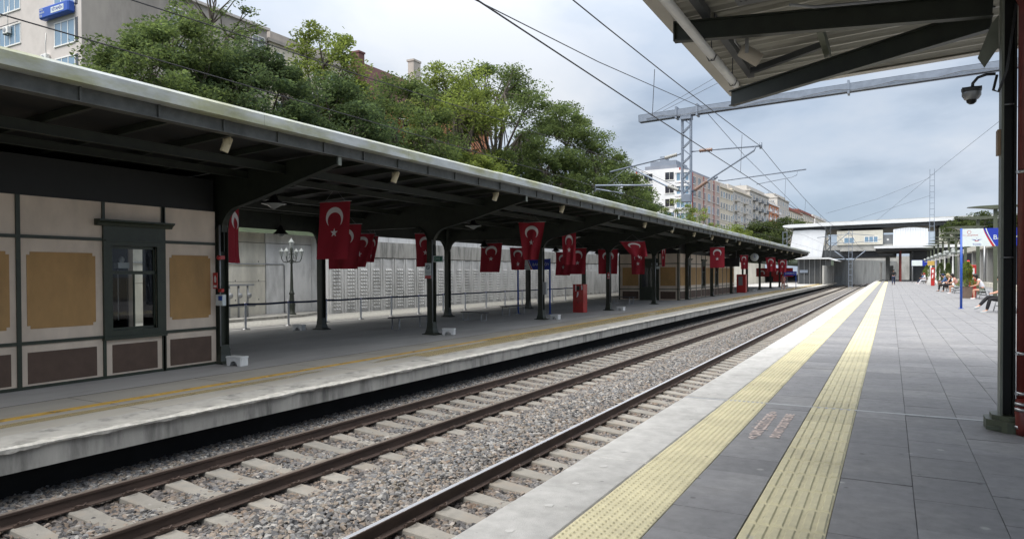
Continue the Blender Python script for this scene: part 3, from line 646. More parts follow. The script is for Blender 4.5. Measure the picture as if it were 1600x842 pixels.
# ---- spotlights on the canopy edge
def spot(label, loc):
    t = thing('spotlight', label, 'spotlight', (0, 0, 0), group='cream spotlights along the canopy edge')
    rot = Matrix.Rotation(R(-14), 3, 'X') @ Matrix.Rotation(R(14), 3, 'Y'); b = MB()
    b.lathe([(.0, -.15), (.066, -.15), (.074, -.135), (.074, .10), (.06, .125), (0, .128)], n=12, rot=rot); part(t, 'housing', b, 'creamlamp', local=True)
    b = MB(); b.bar((-.085, 0, -.02), (-.085, 0, .15), .012, .03); b.bar((.085, 0, -.02), (.085, 0, .15), .012, .03); b.box(-.09, .09, -.015, .015, .145, .16); b.bar((.02, 0, .16), (.02, 0, .22), .02, .02); part(t, 'bracket', b, 'creamlamp', local=True)
    b = MB(); b.lathe([(0, -.153), (.055, -.153)], n=10, rot=rot); part(t, 'lens', b, 'windim', local=True)
    t.location = loc; return t
names = ['nearest and largest of the row, over the hut corner', 'second of the row, between the first two curved brackets', 'third of the row, just before the second bracket tip', 'fourth of the row, beyond the second bracket', 'fifth of the row', 'sixth of the row']
sp0 = None
ords = ['first', 'second', 'third', 'fourth', 'fifth', 'sixth', 'seventh', 'eighth', 'ninth', 'tenth', 'eleventh', 'twelfth', 'thirteenth', 'fourteenth', 'fifteenth', 'sixteenth', 'seventeenth', 'eighteenth', 'nineteenth', 'twentieth', 'twenty-first']
for i in range(20):
    y = 8.54 + i * 4.82; lab = 'cream cylinder spotlight under the canopy edge, %s of the row counted from the hut' % ords[i]
    if i == 0: sp0 = spot(lab, (-10.4, y, 3.80))
    else:
        o = dup(sp0, (-10.4, y, 3.80), random.uniform(-.15, .15), lab)

# ---- pendant lamps
def pendant(label, loc, kind):
    t = thing('pendant_lamp', label, 'lamp', (0, 0, 0), group='%s pendant lamps under the canopy' % kind)
    b = MB()
    if kind == 'white':
        b.lathe([(.30, 0), (.30, .015), (.11, .10), (.07, .24), (.03, .30), (.0, .30)], n=16); part(t, 'shade', b, 'black', local=True)
        b = MB(); b.lathe([(0, -.13), (.035, -.12), (.18, -.03), (.30, -.004), (.302, .0)], n=16); part(t, 'glass_dish', b, 'glasswhite', local=True)
        b = MB(); b.tube([(0, 0, .29), (0, 0, .46)], .012, 6); b.lathe([(0, .44), (.04, .44), (.05, .48)], n=8); part(t, 'rod', b, 'black', local=True)
    else:
        b = MB(); b.lathe([(.26, 0), (.26, .012), (.20, .05), (.07, .20), (.045, .28), (0, .29)], n=16); part(t, 'shade', b, 'black', local=True)
        b = MB(); b.lathe([(0, -.09), (.06, -.08), (.12, -.03), (.13, .0)], n=12); part(t, 'glass_dish', b, 'glasswhite', local=True)
        b = MB(); b.tube([(0, 0, .27), (0, 0, .75)], .010, 6); part(t, 'rod', b, 'black', local=True)
    t.location = loc; return t
w0 = k0 = None
for i, y in enumerate((12.4, 21.8, 31.1, 40.3, 49.5, 58.8, 68.3, 77.5, 86.8)):
    lab = 'white glass dish pendant lamp over the front columns, %s from the hut' % ords[i]
    if w0 is None: w0 = pendant(lab, (-13.42, y, 3.22), 'white')
    else: dup(w0, (-13.42, y, 3.22), 0, lab)
for i, y in enumerate((17.2, 21.9, 30.8, 39.5, 46.5, 62.0, 78.0)):
    lab = 'black cone pendant lamp against the pale wall, %s from the hut' % ords[i]
    if k0 is None: k0 = pendant(lab, (-18.3, y, 2.86), 'black')
    else: dup(k0, (-18.3, y, 2.86), 0, lab)

# ---- red banners with crescent and star
def banner(label, x, y, ztop, w=.95, h=1.42, rz=0, amp=.03, waves=2.0, lean=0, pinch=1.0, ph=0):
    t = thing('flag', label, 'flag', (x, y, ztop), group='red flags hung from the canopy')
    def P(u, v, off=0):      # u across -1..1, v down 0..1
        ww = w / 2 * (1 - (1 - pinch) * v)
        px = u * ww + lean * v; pz = -v * h - .02 * math.cos(u * 2) * (1 - v)
        py = amp * (.25 + v) * math.sin(waves * math.pi * u + ph + 2.2 * v) + .05 * v * math.sin(3 * v + ph)
        q = Vector((px, py + off, pz)); return Matrix.Rotation(rz, 3, 'Z') @ q
    nu, nv = 16, 18; b = MB(); vs = [P(-1 + 2 * i / nu, j / nv) for j in range(nv + 1) for i in range(nu + 1)]
    b.add(vs, [(j * (nu + 1) + i, j * (nu + 1) + i + 1, (j + 1) * (nu + 1) + i + 1, (j + 1) * (nu + 1) + i) for j in range(nv) for i in range(nu)], True)
    part(t, 'cloth', b, 'flag', local=True)
    # crescent opening downwards, star below; printed on both faces
    b = MB(); c0 = (0, .36); r0 = .27; k = 1 / .95 * w; r1 = .215; c1 = (0, .36 + .075)
    for off in (-.004, .004):
        outer = []; inner = []
        n = 26; a0 = R(-128); a1 = R(128)
        for i in range(n + 1):
            a = a0 + (a1 - a0) * i / n
            ox, oz = r0 * math.sin(a), c0[1] - r0 * math.cos(a)
            # inner circle point at matching angle, meets outer at the horns
            tt = abs(a) / a1; th = a * (1.0 + .04 * tt)
            ix, iz = r1 * math.sin(th), c1[1] - r1 * math.cos(th)
            if i in (0, n): ix, iz = ox, oz
            outer.append((ox, oz)); inner.append((ix, iz))
        v = [P(p[0] * 1.9 / 1.0 * .95 / .95, p[1], off) for p in []]
        f = []
        V = []
        for (ox, oz), (ix, iz) in zip(outer, inner): V += [P(ox / (w / 2) * (w / .95), oz / h * 1.0 * (h / 1.42) + .02, off), P(ix / (w / 2) * (w / .95), iz / h * (h / 1.42) + .02, off)]
        for i in range(n): f.append((2 * i, 2 * i + 1, 2 * i + 3, 2 * i + 2))
        b.add(V, f)
        sc = (0, .80); pts = []
        for i in range(10):
            rr = .125 if i % 2 == 0 else .05; a = math.pi * i / 5
            pts.append((rr * math.sin(a), sc[1] - rr * math.cos(a)))
        V = [P(0, sc[1] / h, off)] + [P(px / (w / 2) * (w / .95), pz / h, off) for px, pz in pts]
        b.add(V, [(0, i + 1, (i + 1) % 10 + 1) for i in range(10)])
    part(t, 'crescent_and_star', b, 'flagw', local=True)
    b = MB(); a = Matrix.Rotation(rz, 3, 'Z'); b.tube([a @ Vector((-w / 2 - .03, 0, .0)), a @ Vector((w / 2 + .03, 0, .0))], .012, 6)
    b.tube([a @ Vector((-w / 3, 0, .0)), a @ Vector((0, 0, .35)), a @ Vector((w / 3, 0, .0))], .004, 4); part(t, 'rod', b, 'grey', local=True)
    return t
FL = [(-14.05, 11.75, 3.18, .85, 1.42, 126, 'red flag turned edge-on beside the hut corner column', .07, 2.2, 0, 1),
 (-12.75, 13.84, 3.37, .96, 1.50, 6, 'large front red flag with white crescent and star, nearest the tracks', .018, 1.2, -.09, 1),
 (-15.0, 16.76, 3.04, 1.05, 1.40, 14, 'dark red flag half hidden behind the large front flag', .05, 1.6, -.08, .95),
 (-17.9, 21.0, 3.05, .85, 1.30, 38, 'slanting red flag between the large front flag and a black cone lamp', .05, 2, -.28, .8),
 (-18.2, 21.9, 3.0, .5, 1.05, 66, 'narrow red strip of flag under a black cone lamp', .05, 2, -.08, .7),
 (-17.4, 24.4, 3.2, .95, 1.42, 22, 'red flag left of the column with the green exit sign', .06, 1.8, -.06, .75),
 (-18.1, 31.2, 3.05, 1.15, 1.50, 12, 'red flag hanging against the panel wall before the station sign', .05, 1.6, -.1, .9),
 (-12.6, 24.9, 3.52, 1.1, 1.50, 10, 'red flag tapering downwards above the left end of the station sign', .07, 1.8, .0, .55),
 (-16.2, 30.5, 2.75, .8, 1.1, 25, 'small red flag peeping from behind the tapering flag', .05, 1.6, 0, .8),
 (-12.56, 28.5, 3.32, .62, 1.45, 20, 'slim red flag above the red cabinet', .05, 2, 0, .9),
 (-15.0, 35.2, 2.85, 1.0, 1.42, 8, 'red flag right of the slim flag above the red cabinet', .04, 1.5, -.05, .9),
 (-15.5, 34.4, 2.62, .9, 1.25, 0, 'dark red flag behind the slim flag', .05, 2, 0, .95),
 (-14.3, 38.0, 2.85, 1.15, 1.42, 10, 'red flag left of the far hut corner', .06, 2, 0, .95),
 (-13.4, 40.7, 2.85, .85, 1.45, 5, 'dark red flag in front of the far hut door', .04, 1.5, 0, .95),
 (-11.8, 34.9, 3.12, 1.3, .8, 30, 'red flag blown flat under the canopy ceiling', .14, 1.4, .4, .6),
 (-13.71, 47.2, 3.34, .35, 1.42, 40, 'thin red flag right of the far hut door sign', .04, 1.5, -.03, .8),
 (-10.5, 49.1, 3.24, .98, 1.42, 2, 'red flag seen square-on in front of the far hut windows', .02, 1.2, 0, 1),
 (-11.9, 67.0, 3.1, .8, 1.3, 35, 'distant red flag beside the round clock', .05, 2, 0, .8),
 (-10.9, 76.2, 3.04, .95, 1.45, 8, 'distant red flag left of the blue platform sign', .05, 2, .15, .9),
 (-10.9, 85.3, 2.95, .95, 1.45, 8, 'farthest red flag near the end of the canopy', .05, 2, 0, .9)]
for i, (x, y, z, w, h, rz, lab, amp, wv, lean, pinch) in enumerate(FL): banner(lab, x, y, z, w, h, R(rz), amp, wv, lean, pinch, i * 1.3)

# ================================================================== panelled huts under the canopy
def hut(label, cat, ya, yb, xf, xb, bays, end_panels, near_end):
    """bays: list of (y0, y1, kind)"""
    t = thing('station_hut', label, 'hut', (xf, (ya + yb) / 2, ZL)); b = MB(); zt = 2.90; th = .12
    wins = [(a, c) for a, c, k in bays if k == 'win']
    # front wall with real openings, back wall with openings, end walls
    def wall(x0, x1, holes, zb, zh):
        y = ya
        for a, c in holes:
            b.box(x0, x1, y, a, ZL, zt); b.box(x0, x1, a, c, ZL, zb); b.box(x0, x1, a, c, zh, zt); y = c
        b.box(x0, x1, y, yb, ZL, zt)
    wall(xf - th, xf, [((a + c) / 2 - .50, (a + c) / 2 + .50) for a, c in wins], .36, 2.08)
    wall(xb, xb + th, [], 0, 0)
    b.box(xb + th + .002, xf - th - .002, ya, ya + th, ZL, zt); wx0, wx1 = -16.52, -15.93
    if near_end:
        b.box(xb + th + .002, wx0, yb - th, yb, ZL, zt); b.box(wx1, xf - th - .002, yb - th, yb, ZL, zt); b.box(wx0, wx1, yb - th, yb, ZL, .1); b.box(wx0, wx1, yb - th, yb, 2.2, zt)
        q = MB(); q.box(xb + th + .05, wx0 - .01, yb - th - .03, yb - th - .005, ZL + .03, zt - .05); q.box(wx1 + .01, xf - th - .05, yb - th - .03, yb - th - .005, ZL + .03, zt - .05); q.box(xb + th + .01, xb + th + .04, ya + .2, yb - th - .04, ZL + .03, zt - .05); part(t, 'interior_shade_boards', q, 'soffit')  # near-black boards added to darken the room seen through the window
    else: b.box(xb + th + .002, xf - th - .002, yb - th, yb, ZL, zt)
    part(t, 'wall', b, 'cream')
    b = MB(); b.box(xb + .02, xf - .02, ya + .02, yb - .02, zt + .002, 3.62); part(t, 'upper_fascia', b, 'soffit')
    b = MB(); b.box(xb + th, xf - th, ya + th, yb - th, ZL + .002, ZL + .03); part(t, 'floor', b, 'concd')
    xo = xf + .004
    def stepped(y0, y1, z0, z1, s=.07):
        return [(y0, z0 + 2 * s), (y0 + s * .45, z0 + 2 * s * .5), (y0 + s, z0 + s * .9), (y0 + s, z0)], s
    def tanpanel(y0, y1):
        s = .055; z0, z1 = .52, 1.90; p = [(y0 + s, z0), (y1 - s, z0), (y1 - s, z0 + s), (y1, z0 + s), (y1, z1 - s), (y1 - s, z1 - s), (y1 - s, z1), (y0 + s, z1), (y0 + s, z1 - s), (y0, z1 - s), (y0, z0 + s), (y0 + s, z0 + s)]
        m = MB(); m.plate(p, 'x', xo - .006, xo + .006); part(t, 'ochre_panel', m, 'tan')
    def brownpanel(y0, y1): m = MB(); m.box(xo - .006, xo + .006, y0, y1, -.46, .10); part(t, 'brown_panel', m, 'brown')
    m = MB(); tx = xf + .028
    for z, h in ((2.17, .06), (.27, .06)): m.box(xf, tx, ya, yb, z - h / 2, z + h / 2)
    m.box(xf, tx - .002, ya, yb, ZL + .003, ZL + .055)
    part(t, 'horizontal_rail', m, 'trim')
    for a, c, k in bays:
        m = MB()
        if k != 'win':
            m.box(xf, tx + .003, a - .035, a + .035, ZL + .003, zt)
        else:
            for yy in (a + .02, c - .02): m.box(xf, tx + .003, yy - .028, yy + .028, ZL + .003, .22); m.box(xf, tx + .003, yy - .028, yy + .028, 2.55, zt)
        part(t, 'post', m, 'trim')
        if k == 'panel': tanpanel(a + .14, c - .14); brownpanel(a + .14, c - .13)
        elif k == 'win':
            brownpanel(a + .18, c - .16)
            w = MB(); m0, m1 = (a + c) / 2 - .65, (a + c) / 2 + .65
            w.box(xf, xf + .05, m0, m0 + .17, .22, 2.44); w.box(xf, xf + .05, m1 - .17, m1, .22, 2.44); w.box(xf, xf + .048, m0 + .17, m1 - .17, 2.06, 2.44); w.box(xf, xf + .048, m0 + .17, m1 - .17, .22, .38)
            w.box(xf, xf + .075, m0 + .03, m1 - .03, 2.14, 2.17); w.box(xf, xf + .09, m0 - .02, m1 + .02, .20, .26)
            fr = part(t, 'window_frame', w, 'trim')
            w = MB(); w.plate([(xf, 2.44), (xf + .09, 2.44), (xf + .12, 2.49), (xf + .19, 2.53), (xf + .19, 2.56), (xf, 2.565)], 'y', m0 - .15, m1 + .15); part(fr, 'cornice', w, 'trim')
            w = MB(); q = xf - .02; i0, i1 = m0 + .17, m1 - .17
            w.box(q - .03, q, i0, i0 + .045, .38, 2.06); w.box(q - .03, q, i1 - .045, i1, .38, 2.06); w.box(q - .032, q + .015, i0, i1, 1.49, 1.56); w.box(q - .03, q, i0, i1, .38, .43); w.box(q - .03, q, i0, i1, 2.0, 2.06); w.box(q - .028, q - .003, (i0 + i1) / 2 + .0, (i0 + i1) / 2 + .03, .43, 1.49)
            part(fr, 'sash', w, 'trim')
            w = MB(); w.quad((q - .02, i0, .40), (q - .02, i1, .40), (q - .02, i1, 1.5), (q - .02, i0, 1.5)); w.quad((q - .02, i0, 1.53), (q - .02, i1, 1.53), (q - .02, i1, 2.03), (q - .02, i0, 2.03)); part(fr, 'pane', w, 'pane')
    return t
bays1 = [(-7.0, -3.9, 'panel'), (-3.9, -2.4, 'win'), (-2.4, -.2, 'panel'), (-.2, 1.25, 'win'), (1.25, 2.9, 'panel'), (2.9, 4.9, 'panel'), (4.9, 6.65, 'panel'), (6.65, 8.15, 'panel'), (8.15, 9.45, 'win'), (9.45, 10.74, 'panel')]
H1 = hut('near panelled cream hut with one dark sash window and stepped ochre panels', 'hut', -7.0, 10.74, -13.5, -18.35, bays1, None, True)
bays2 = []; y = 51.0
for k in ('panel', 'win', 'panel', 'panel', 'win', 'panel', 'panel', 'win', 'panel', 'panel', 'panel', 'panel'):
    L2 = 1.3 if k == 'win' else 1.82; bays2.append((y, y + L2, k)); y += L2
yE = y
H2 = hut('far cream hut with dark door facing the camera and tall narrow windows', 'hut', 50.95, yE + .05, -13.62, -18.3, bays2, None, False)
# end wall of the far hut: two ochre bays either side of a dark doorway
b = MB(); ye = 50.95
for x0, x1 in ((-18.0, -16.75), (-15.05, -13.9)):
    b.box(x0, x1, ye - .012, ye - .001, .52, 1.90)
part(H2, 'end_ochre_panel', b, 'tan')
b = MB()
for x0, x1 in ((-18.0, -16.75), (-15.05, -13.9)): b.box(x0, x1, ye - .012, ye - .001, -.46, .10)
part(H2, 'end_brown_panel', b, 'brown')
b = MB()
for z in (2.17, .27): b.box(-18.3, -16.65, ye - .03, ye - .001, z - .03, z + .03); b.box(-15.15, -13.63, ye - .03, ye - .001, z - .03, z + .03)
for x in (-18.25, -16.6, -15.2, -13.72): b.box(x - .05, x + .05, ye - .034, ye - .001, ZL, 2.9)
part(H2, 'end_trim', b, 'trim')
b = MB(); b.box(-16.54, -15.26, ye - .05, ye - .001, ZL, 2.55); dr = part(H2, 'door', b, 'trim')
b = MB(); b.box(-16.42, -15.96, ye - .06, ye - .051, .45, 1.9); b.box(-15.84, -15.38, ye - .06, ye - .051, .45, 1.9); part(dr, 'door_glass', b, 'windark')
b = MB(); b.box(-15.62, -15.18, ye - .3, ye - .27, 2.02, 2.22); b.box(-15.62, -15.02, ye - .3, ye - .27, 1.78, 1.96)
solo('door_sign', b, 'signw', 'two small white signs one above the other at the far hut door', 'sign')
# things seen inside the near hut
b = MB()
b = MB(); b.box(-15.25, -15.2, 8.95, 9.3, .95, 1.28); solo('notice_board', b, 'signw', 'white notice board behind the near hut window', 'board')
b = MB(); b.tube([(-14.6, 9.15, .5), (-14.6, 9.15, 1.6)], .012, 6); solo('light_tube', b, 'white', 'thin upright white tube behind the near hut window', 'lamp')
b = MB(); b.box(-15.1, -14.6, 8.5, 8.95, .42, .46)
for x in (-15.05, -14.65):
    for y in (8.55, 8.9): b.tube([(x, y, ZL), (x, y, .42)], .02, 5)
b.box(-15.1, -15.07, 8.5, 8.95, .46, .85)
solo('white_chair', b, 'white', 'white plastic chair inside the near hut', 'chair')
b = MB(); b.ball((-14.2, 8.72, 1.84), .06, sq=(1, 1, .8)); b.box(-14.28, -14.12, 8.86, 9.1, 1.62, 1.74); b.ball((-14.2, 8.98, 1.80), .07, sq=(1, .8, 1)); solo('shelf_items', b, 'white', 'small white ornaments behind the top pane of the near hut window', 'ornaments')

# ================================================================== wall behind the old platform
def cast_panel():
    b = MB(); z0, z1 = ZL, 2.36; p = 1.06; w = .50
    x = 0      # face towards +x
    b.box(-.20, 0, 0, p - .045, z0, z1)
    b.box(0, .06, .03, .15, z0, z1); b.box(0, .06, p - .19, p - .06, z0, z1)
    b.box(0, .018, .47, .60, 2.16, 2.21); b.box(0, .012, .30, .76, 1.93, 1.95)
    for r in range(12):
        for c in range(3):
            y = .34 + c * .19; z = 1.72 - r * .185; s = .085
            b.add([(0.001, y - .08, z - .07), (0.001, y + .08, z - .07), (0.001, y + .08, z + .07), (0.001, y - .08, z + .07), (.085, y - .05, z - .035), (.085, y + .05, z - .035), (.055, y + .04, z + .0), (.055, y - .04, z + .0)], [(4, 5, 6, 7), (0, 1, 5, 4), (1, 2, 6, 5), (2, 3, 7, 6), (3, 0, 4, 7)])
    return b.mesh('cast_panel', M('panelc'), recalc=False)
PW = thing('retaining_wall', 'grey retaining wall of studded cast panels behind the old platform', 'wall', (-25.3, 27, ZL))
CP = cast_panel()
for i in range(46): piece(PW, 'cast_panel', CP, (-25.3 + random.uniform(-.01, .01), 27.0 + i * 1.06, 0))
b = MB(); b.box(-25.45, -25.22, 27.0, 76, 2.40, 3.28); part(PW, 'coping_beam', b, 'conc')
b = MB(); b.box(-25.5, -25.36, 27.0, 76, 2.33, 2.42); part(PW, 'painted_shadow_line', b, 'concd')  # near-black strip paints the shadow line under the coping
b = MB(); y = 27.0
while y < 76: b.box(-25.52, -25.34, y + .01, y + 2.43, 3.29, 3.88); y += 2.45
part(PW, 'parapet_panel', b, 'panelc')
b = MB(); b.box(-26.0, -25.5, 27, 76, ZL, 3.7); part(PW, 'wall_core', b, 'conc')
TW = thing('concrete_wall', 'tall stained cast concrete wall with tie holes behind the first columns', 'wall', (-26.6, 18, ZL))
b = MB(); 
for y0, y1 in ((2.0, 9.1), (9.13, 16.1), (16.13, 23.9)): b.box(-27.0, -26.5, y0, y1, ZL, 2.98); b.box(-27.0, -26.53, y0, y1, 3.0, 3.78)
part(TW, 'cast_wall', b, 'creamwall')
b = MB(); b.box(-27.0, -26.45, 23.93, 26.97, ZL, 2.98); b.box(-27.0, -26.48, 23.93, 26.97, 3.0, 3.78); b.box(-26.44, -25.3, 26.9, 26.99, ZL, 3.5); part(TW, 'return_wall', b, 'panelc')
b = MB()
for y in np.arange(10, 26.5, 1.35):
    for z in (.3, 1.2, 2.1): b.lathe([(0, 0), (.035, 0)], (-26.497, y, z), 6, rot=Matrix.Rotation(R(90), 3, 'Y'))
b.box(-26.5, -26.494, 9, 26.9, 1.145, 1.16)
part(TW, 'tie_holes', b, 'joint')
b = MB(); b.tube([(-26.42, 16, 1.98), (-26.42, 25.0, 1.98), (-26.42, 25.05, 1.9), (-26.42, 25.05, ZL)], .03, 6); solo('wall_pipe', b, 'grey', 'thin grey pipe running along the tall concrete wall', 'pipe')
b = MB()
for k in range(24): y0 = 76 + k * 3; b.box(-22.6, -22.2, y0 + .01, y0 + 2.99, ZL, 3.2 - .0 * k)
b.box(-26, -22.2, 75.8, 76.0, ZL, 3.4)
solo('boundary_wall', b, 'creamwall', 'cream wall beyond the far hut at the end of the old platform', 'wall')
# planted bank above the walls
b = MB(); xs = [-26.55, -28, -31, -36, -45, -60, -100, -300]; zs = [3.4, 4.3, 5.3, 6.8, 8.2, 9.4, 11, 14]; ys = list(np.arange(-30, 75, 3.5)) + list(np.arange(80, 900, 25)); n = len(xs)
v = [(x + (max(0, y - 70) * .02 if i > 0 else 1), y, z + random.uniform(-.15, .15) * (i > 0) + (max(0, min(y - 90, 200)) * .01 if i > 2 else 0)) for y in ys for i, (x, z) in enumerate(zip(xs, zs))]
b.add(v, [(j * n + i, (j + 1) * n + i, (j + 1) * n + i + 1, j * n + i + 1) for j in range(len(ys) - 1) for i in range(n - 1)], True)
struct('hillside', b, 'grass')

# ================================================================== furniture of the old platform
def footstool(label, loc, rz=0):
    t = thing('step_block', label, 'step', (0, 0, 0), group='small white arched steps by the columns'); b = MB()
    b.bbox(-.21, .21, -.13, .13, .17, .21, .008); part(t, 'top', b, 'white', local=True)
    for s in (-1, 1):
        pts = [(-.19, 0), (-.19, .17), (.19, .17), (.19, 0), (.11, 0)] + [(.11 * math.cos(R(a)), .11 * math.sin(R(a))) for a in (30, 60, 90, 120, 150)] + [(-.11, 0)]
        b = MB(); b.plate(pts, 'y', s * .11 - .012, s * .11 + .012); part(t, 'arched_side', b, 'white', local=True)
        b = MB(); b.box(s * .19 - .012, s * .19 + .012, -.095, .095, .0, .168); part(t, 'end_panel', b, 'white', local=True)
    t.location = loc; t.rotation_euler = (0, 0, rz); return t
fs = footstool('small white arched step beside the hut corner column', (-12.82, 10.75, ZL), R(8))
for x, y, lab in ((-12.95, 19.45, 'small white arched step beside the column with the no-smoking sign'), (-18.9, 18.6, 'small white arched step left of the rear column behind the front flag'), (-13.0, 28.0, 'small white arched step beside the column at the station name sign'), (-12.85, 36.1, 'small white arched step beside the column right of the red cabinet'), (-13.0, 79.5, 'small white arched step by a far column near the clock')):
    dup(fs, (x, y, ZL), random.uniform(-.3, .3), lab)

def bench_old(label, loc, rz, Lb=1.75):
    t = thing('bench', label, 'bench', (0, 0, 0), group='grey benches on the old platform'); 
    for i in range(3): b = MB(); b.bbox(-.21 + i * .145, -.08 + i * .145, -Lb / 2, Lb / 2, .42, .46, .008); part(t, 'seat_slat', b, 'seat', local=True)
    for s in (-1, 1):
        b = MB(); y = s * (Lb / 2 - .2); b.tube([(-.2, y, .41), (-.2, y, .03), (-.17, y, .0), (.17, y, 0), (.2, y, .03), (.2, y, .41)], .03, 6); part(t, 'leg_frame', b, 'grey', local=True)
    t.location = loc; t.rotation_euler = (0, 0, rz); return t
b0 = bench_old('low grey slatted bench left of the column with the no-smoking sign', (-15.65, 20.9, ZL), R(-12))
dup(b0, (-16.25, 30.1, ZL), R(-4), 'low grey slatted bench under the station name sign')
dup(b0, (-15.7, 44.6, ZL), R(70), 'low grey slatted bench before the far hut wall')
dup(b0, (-15.9, 25.9, ZL), R(78), 'short grey bench seen end-on between the two columns', scale=.8)
# small park bench behind the hut corner
t = thing('park_bench', 'dark bench with curled iron arm half hidden behind the hut corner', 'bench', (-15.9, 12.4, ZL))
b = MB(); b.box(-16.3, -15.8, 11.7, 12.9, -.12, -.08); part(t, 'seat', b, 'black')
b = MB(); b.box(-16.42, -16.36, 11.7, 12.9, .05, .35); part(t, 'backrest', b, 'black')
for y in (11.8, 12.85): b = MB(); b.tube([(-15.6, y, ZL), (-15.85, y, -.1), (-15.75, y, .12), (-15.9, y, .2), (-16.1, y, .16), (-16.3, y, -.1), (-16.45, y, ZL)], .022, 6); part(t, 'iron_side', b, 'black')

# red cabinet
t = thing('red_cabinet', 'tall glossy red cabinet standing on the old platform', 'cabinet', (-14.15, 33.5, ZL), R(-6))
b = MB(); b.bbox(-.31, .31, -.22, .22, .0, 1.46, .015); part(t, 'body', b, 'red', local=True)
b = MB(); b.box(-.06, .10, -.235, -.221, 1.15, 1.36); part(t, 'window', b, 'black', local=True)
b = MB(); b.plate([(-.09, .78), (-.01, .83), (.04, .95), (.02, 1.08), (-.05, 1.05), (-.06, .92)], 'y', -.226, -.221); b.plate([(.20, 1.16), (.27, 1.2), (.25, 1.42), (.18, 1.42)], 'y', -.226, -.221); b.box(-.15, -.1, -.226, -.221, 1.1, 1.42); part(t, 'white_marking', b, 'flagw', local=True)
b = MB(); b.box(-.31, .31, -.224, -.221, .62, .63); b.box(-.005, .02, -.24, -.224, .45, .6); part(t, 'door_seam', b, 'black', local=True)

def emblem(th, mw, s, local=False):
    off = Vector((0, 0, 0)) if local else rootof(th).location
    b = MB(); n = 12; V = []; f = []
    for i in range(n + 1):
        a = R(200 + 140 * i / n); V += [(.34 * math.cos(a), .32 * math.sin(a) + .08, 0), (.24 * math.cos(a), .22 * math.sin(a) + .08, 0)]
    for i in range(n): f.append((2 * i, 2 * i + 1, 2 * i + 3, 2 * i + 2))
    b.add(V, f); me = b.mesh('emblem_arc', M('red'), recalc=False); me.transform(Matrix.Translation(-off) @ mw @ Matrix.Scale(s, 4)); link('emblem_arc', me, th)
    b = MB()
    for q in (-1, 1):
        b.add([(q * .05, -.02, 0), (q * .25, .06, 0), (q * .72, .10, 0), (q * .42, -.01, 0), (q * .18, -.08, 0)], [(0, 1, 2, 3, 4)])
    b.add([(.05 * math.cos(R(a)), .24 + .05 * math.sin(R(a)), 0) for a in range(0, 360, 60)], [tuple(range(6))])
    me = b.mesh('emblem_wings', M('navy'), recalc=False); me.transform(Matrix.Translation(-off) @ mw @ Matrix.Scale(s, 4)); link('emblem_wings', me, th)
def station_sign(label, xl, y, z0, z1, w, zg, poles, wl=.42, tx=.44, ts=.34):
    t = thing('station_sign', label, 'sign', (xl, y, zg)); h = z1 - z0; xm = xl + w * wl
    b = MB(); b.box(xl, xl + w, y - .03, y + .03, z0, z1); part(t, 'board', b, 'navy')
    yy = y - .0325
    def cv(z): u = (z1 - z) / h; return xm + .0 + h * (.05 + .42 * u ** 1.3) - h * .25
    zs = [z1 - h * i / 10 for i in range(11)]
    b = MB(); b.add([(xl, yy, z) for z in zs] + [(cv(z), yy, z) for z in zs], [(i, i + 1, i + 12, i + 11) for i in range(10)]); part(t, 'white_field', b, 'signw')
    b = MB(); b.add([(cv(z) + h * .0, yy - .001, z) for z in zs] + [(cv(z) + h * .01 + h * .13 * ((z1 - z) / h), yy - .001, z) for z in zs], [(i, i + 1, i + 12, i + 11) for i in range(10)]); part(t, 'red_stripe', b, 'red')
    b = MB(); b.add([(cv(z) + h * .10 + h * .03 * (z1 - z) / h, yy - .0015, z) for z in zs] + [(cv(z) + h * .15 + h * .02 * (z1 - z) / h, yy - .0015, z) for z in zs], [(i, i + 1, i + 12, i + 11) for i in range(10)]); part(t, 'white_stripe', b, 'signw')
    text(t, 'station_name', 'BAKIRKÖY', h * ts, 'signw', facing((xl + w * tx, yy - .003, z0 + h * .48), (0, -1, 0)), .001)
    emblem(t, facing((xl + w * wl * .60, yy - .003, z0 + h * .36), (0, -1, 0)), h * .36)
    text(t, 'small_lettering', 'TCDD', h * .15, 'navy', facing((xl + w * wl * .44, yy - .003, z0 + h * .10), (0, -1, 0)), .0005)
    text(t, 'small_lettering', 'T.C. ULAŞTIRMA', h * .10, 'red', facing((xl + w * .02, yy - .003, z0 + h * .62), (0, -1, 0)), .0005)
    b = MB(); n = 12; c = (xl + w * .10, z0 + h * .8)
    for i in range(n):
        a0, a1 = 2 * math.pi * i / n, 2 * math.pi * (i + 1) / n
        b.add([(c[0] + h * .10 * math.cos(a), yy - .002, c[1] + h * .10 * math.sin(a)) for a in (a0, a1)] + [(c[0] + h * .08 * math.cos(a), yy - .002, c[1] + h * .08 * math.sin(a)) for a in (a1, a0)], [(0, 1, 2, 3)])
    part(t, 'round_seal', b, 'red')
    for px in poles: b = MB(); b.tube([(px, y, zg), (px, y, z1 + .02)], .045, 8); b.box(px - .09, px + .09, y - .09, y + .09, zg, zg + .015); part(t, 'pole', b, 'blue')
    return t
station_sign('blue and white station name board on blue posts, across the tracks', -16.75, 31.5, 1.66, 2.20, 1.85, ZL, (-16.73, -14.93), .37, .47, .36)
station_sign('blue and white station name board on the paved platform, partly hidden by the near post', 2.47, 33.0, 2.47, 3.17, 2.75, 0, (2.49, 5.2), .32, .385, .36)
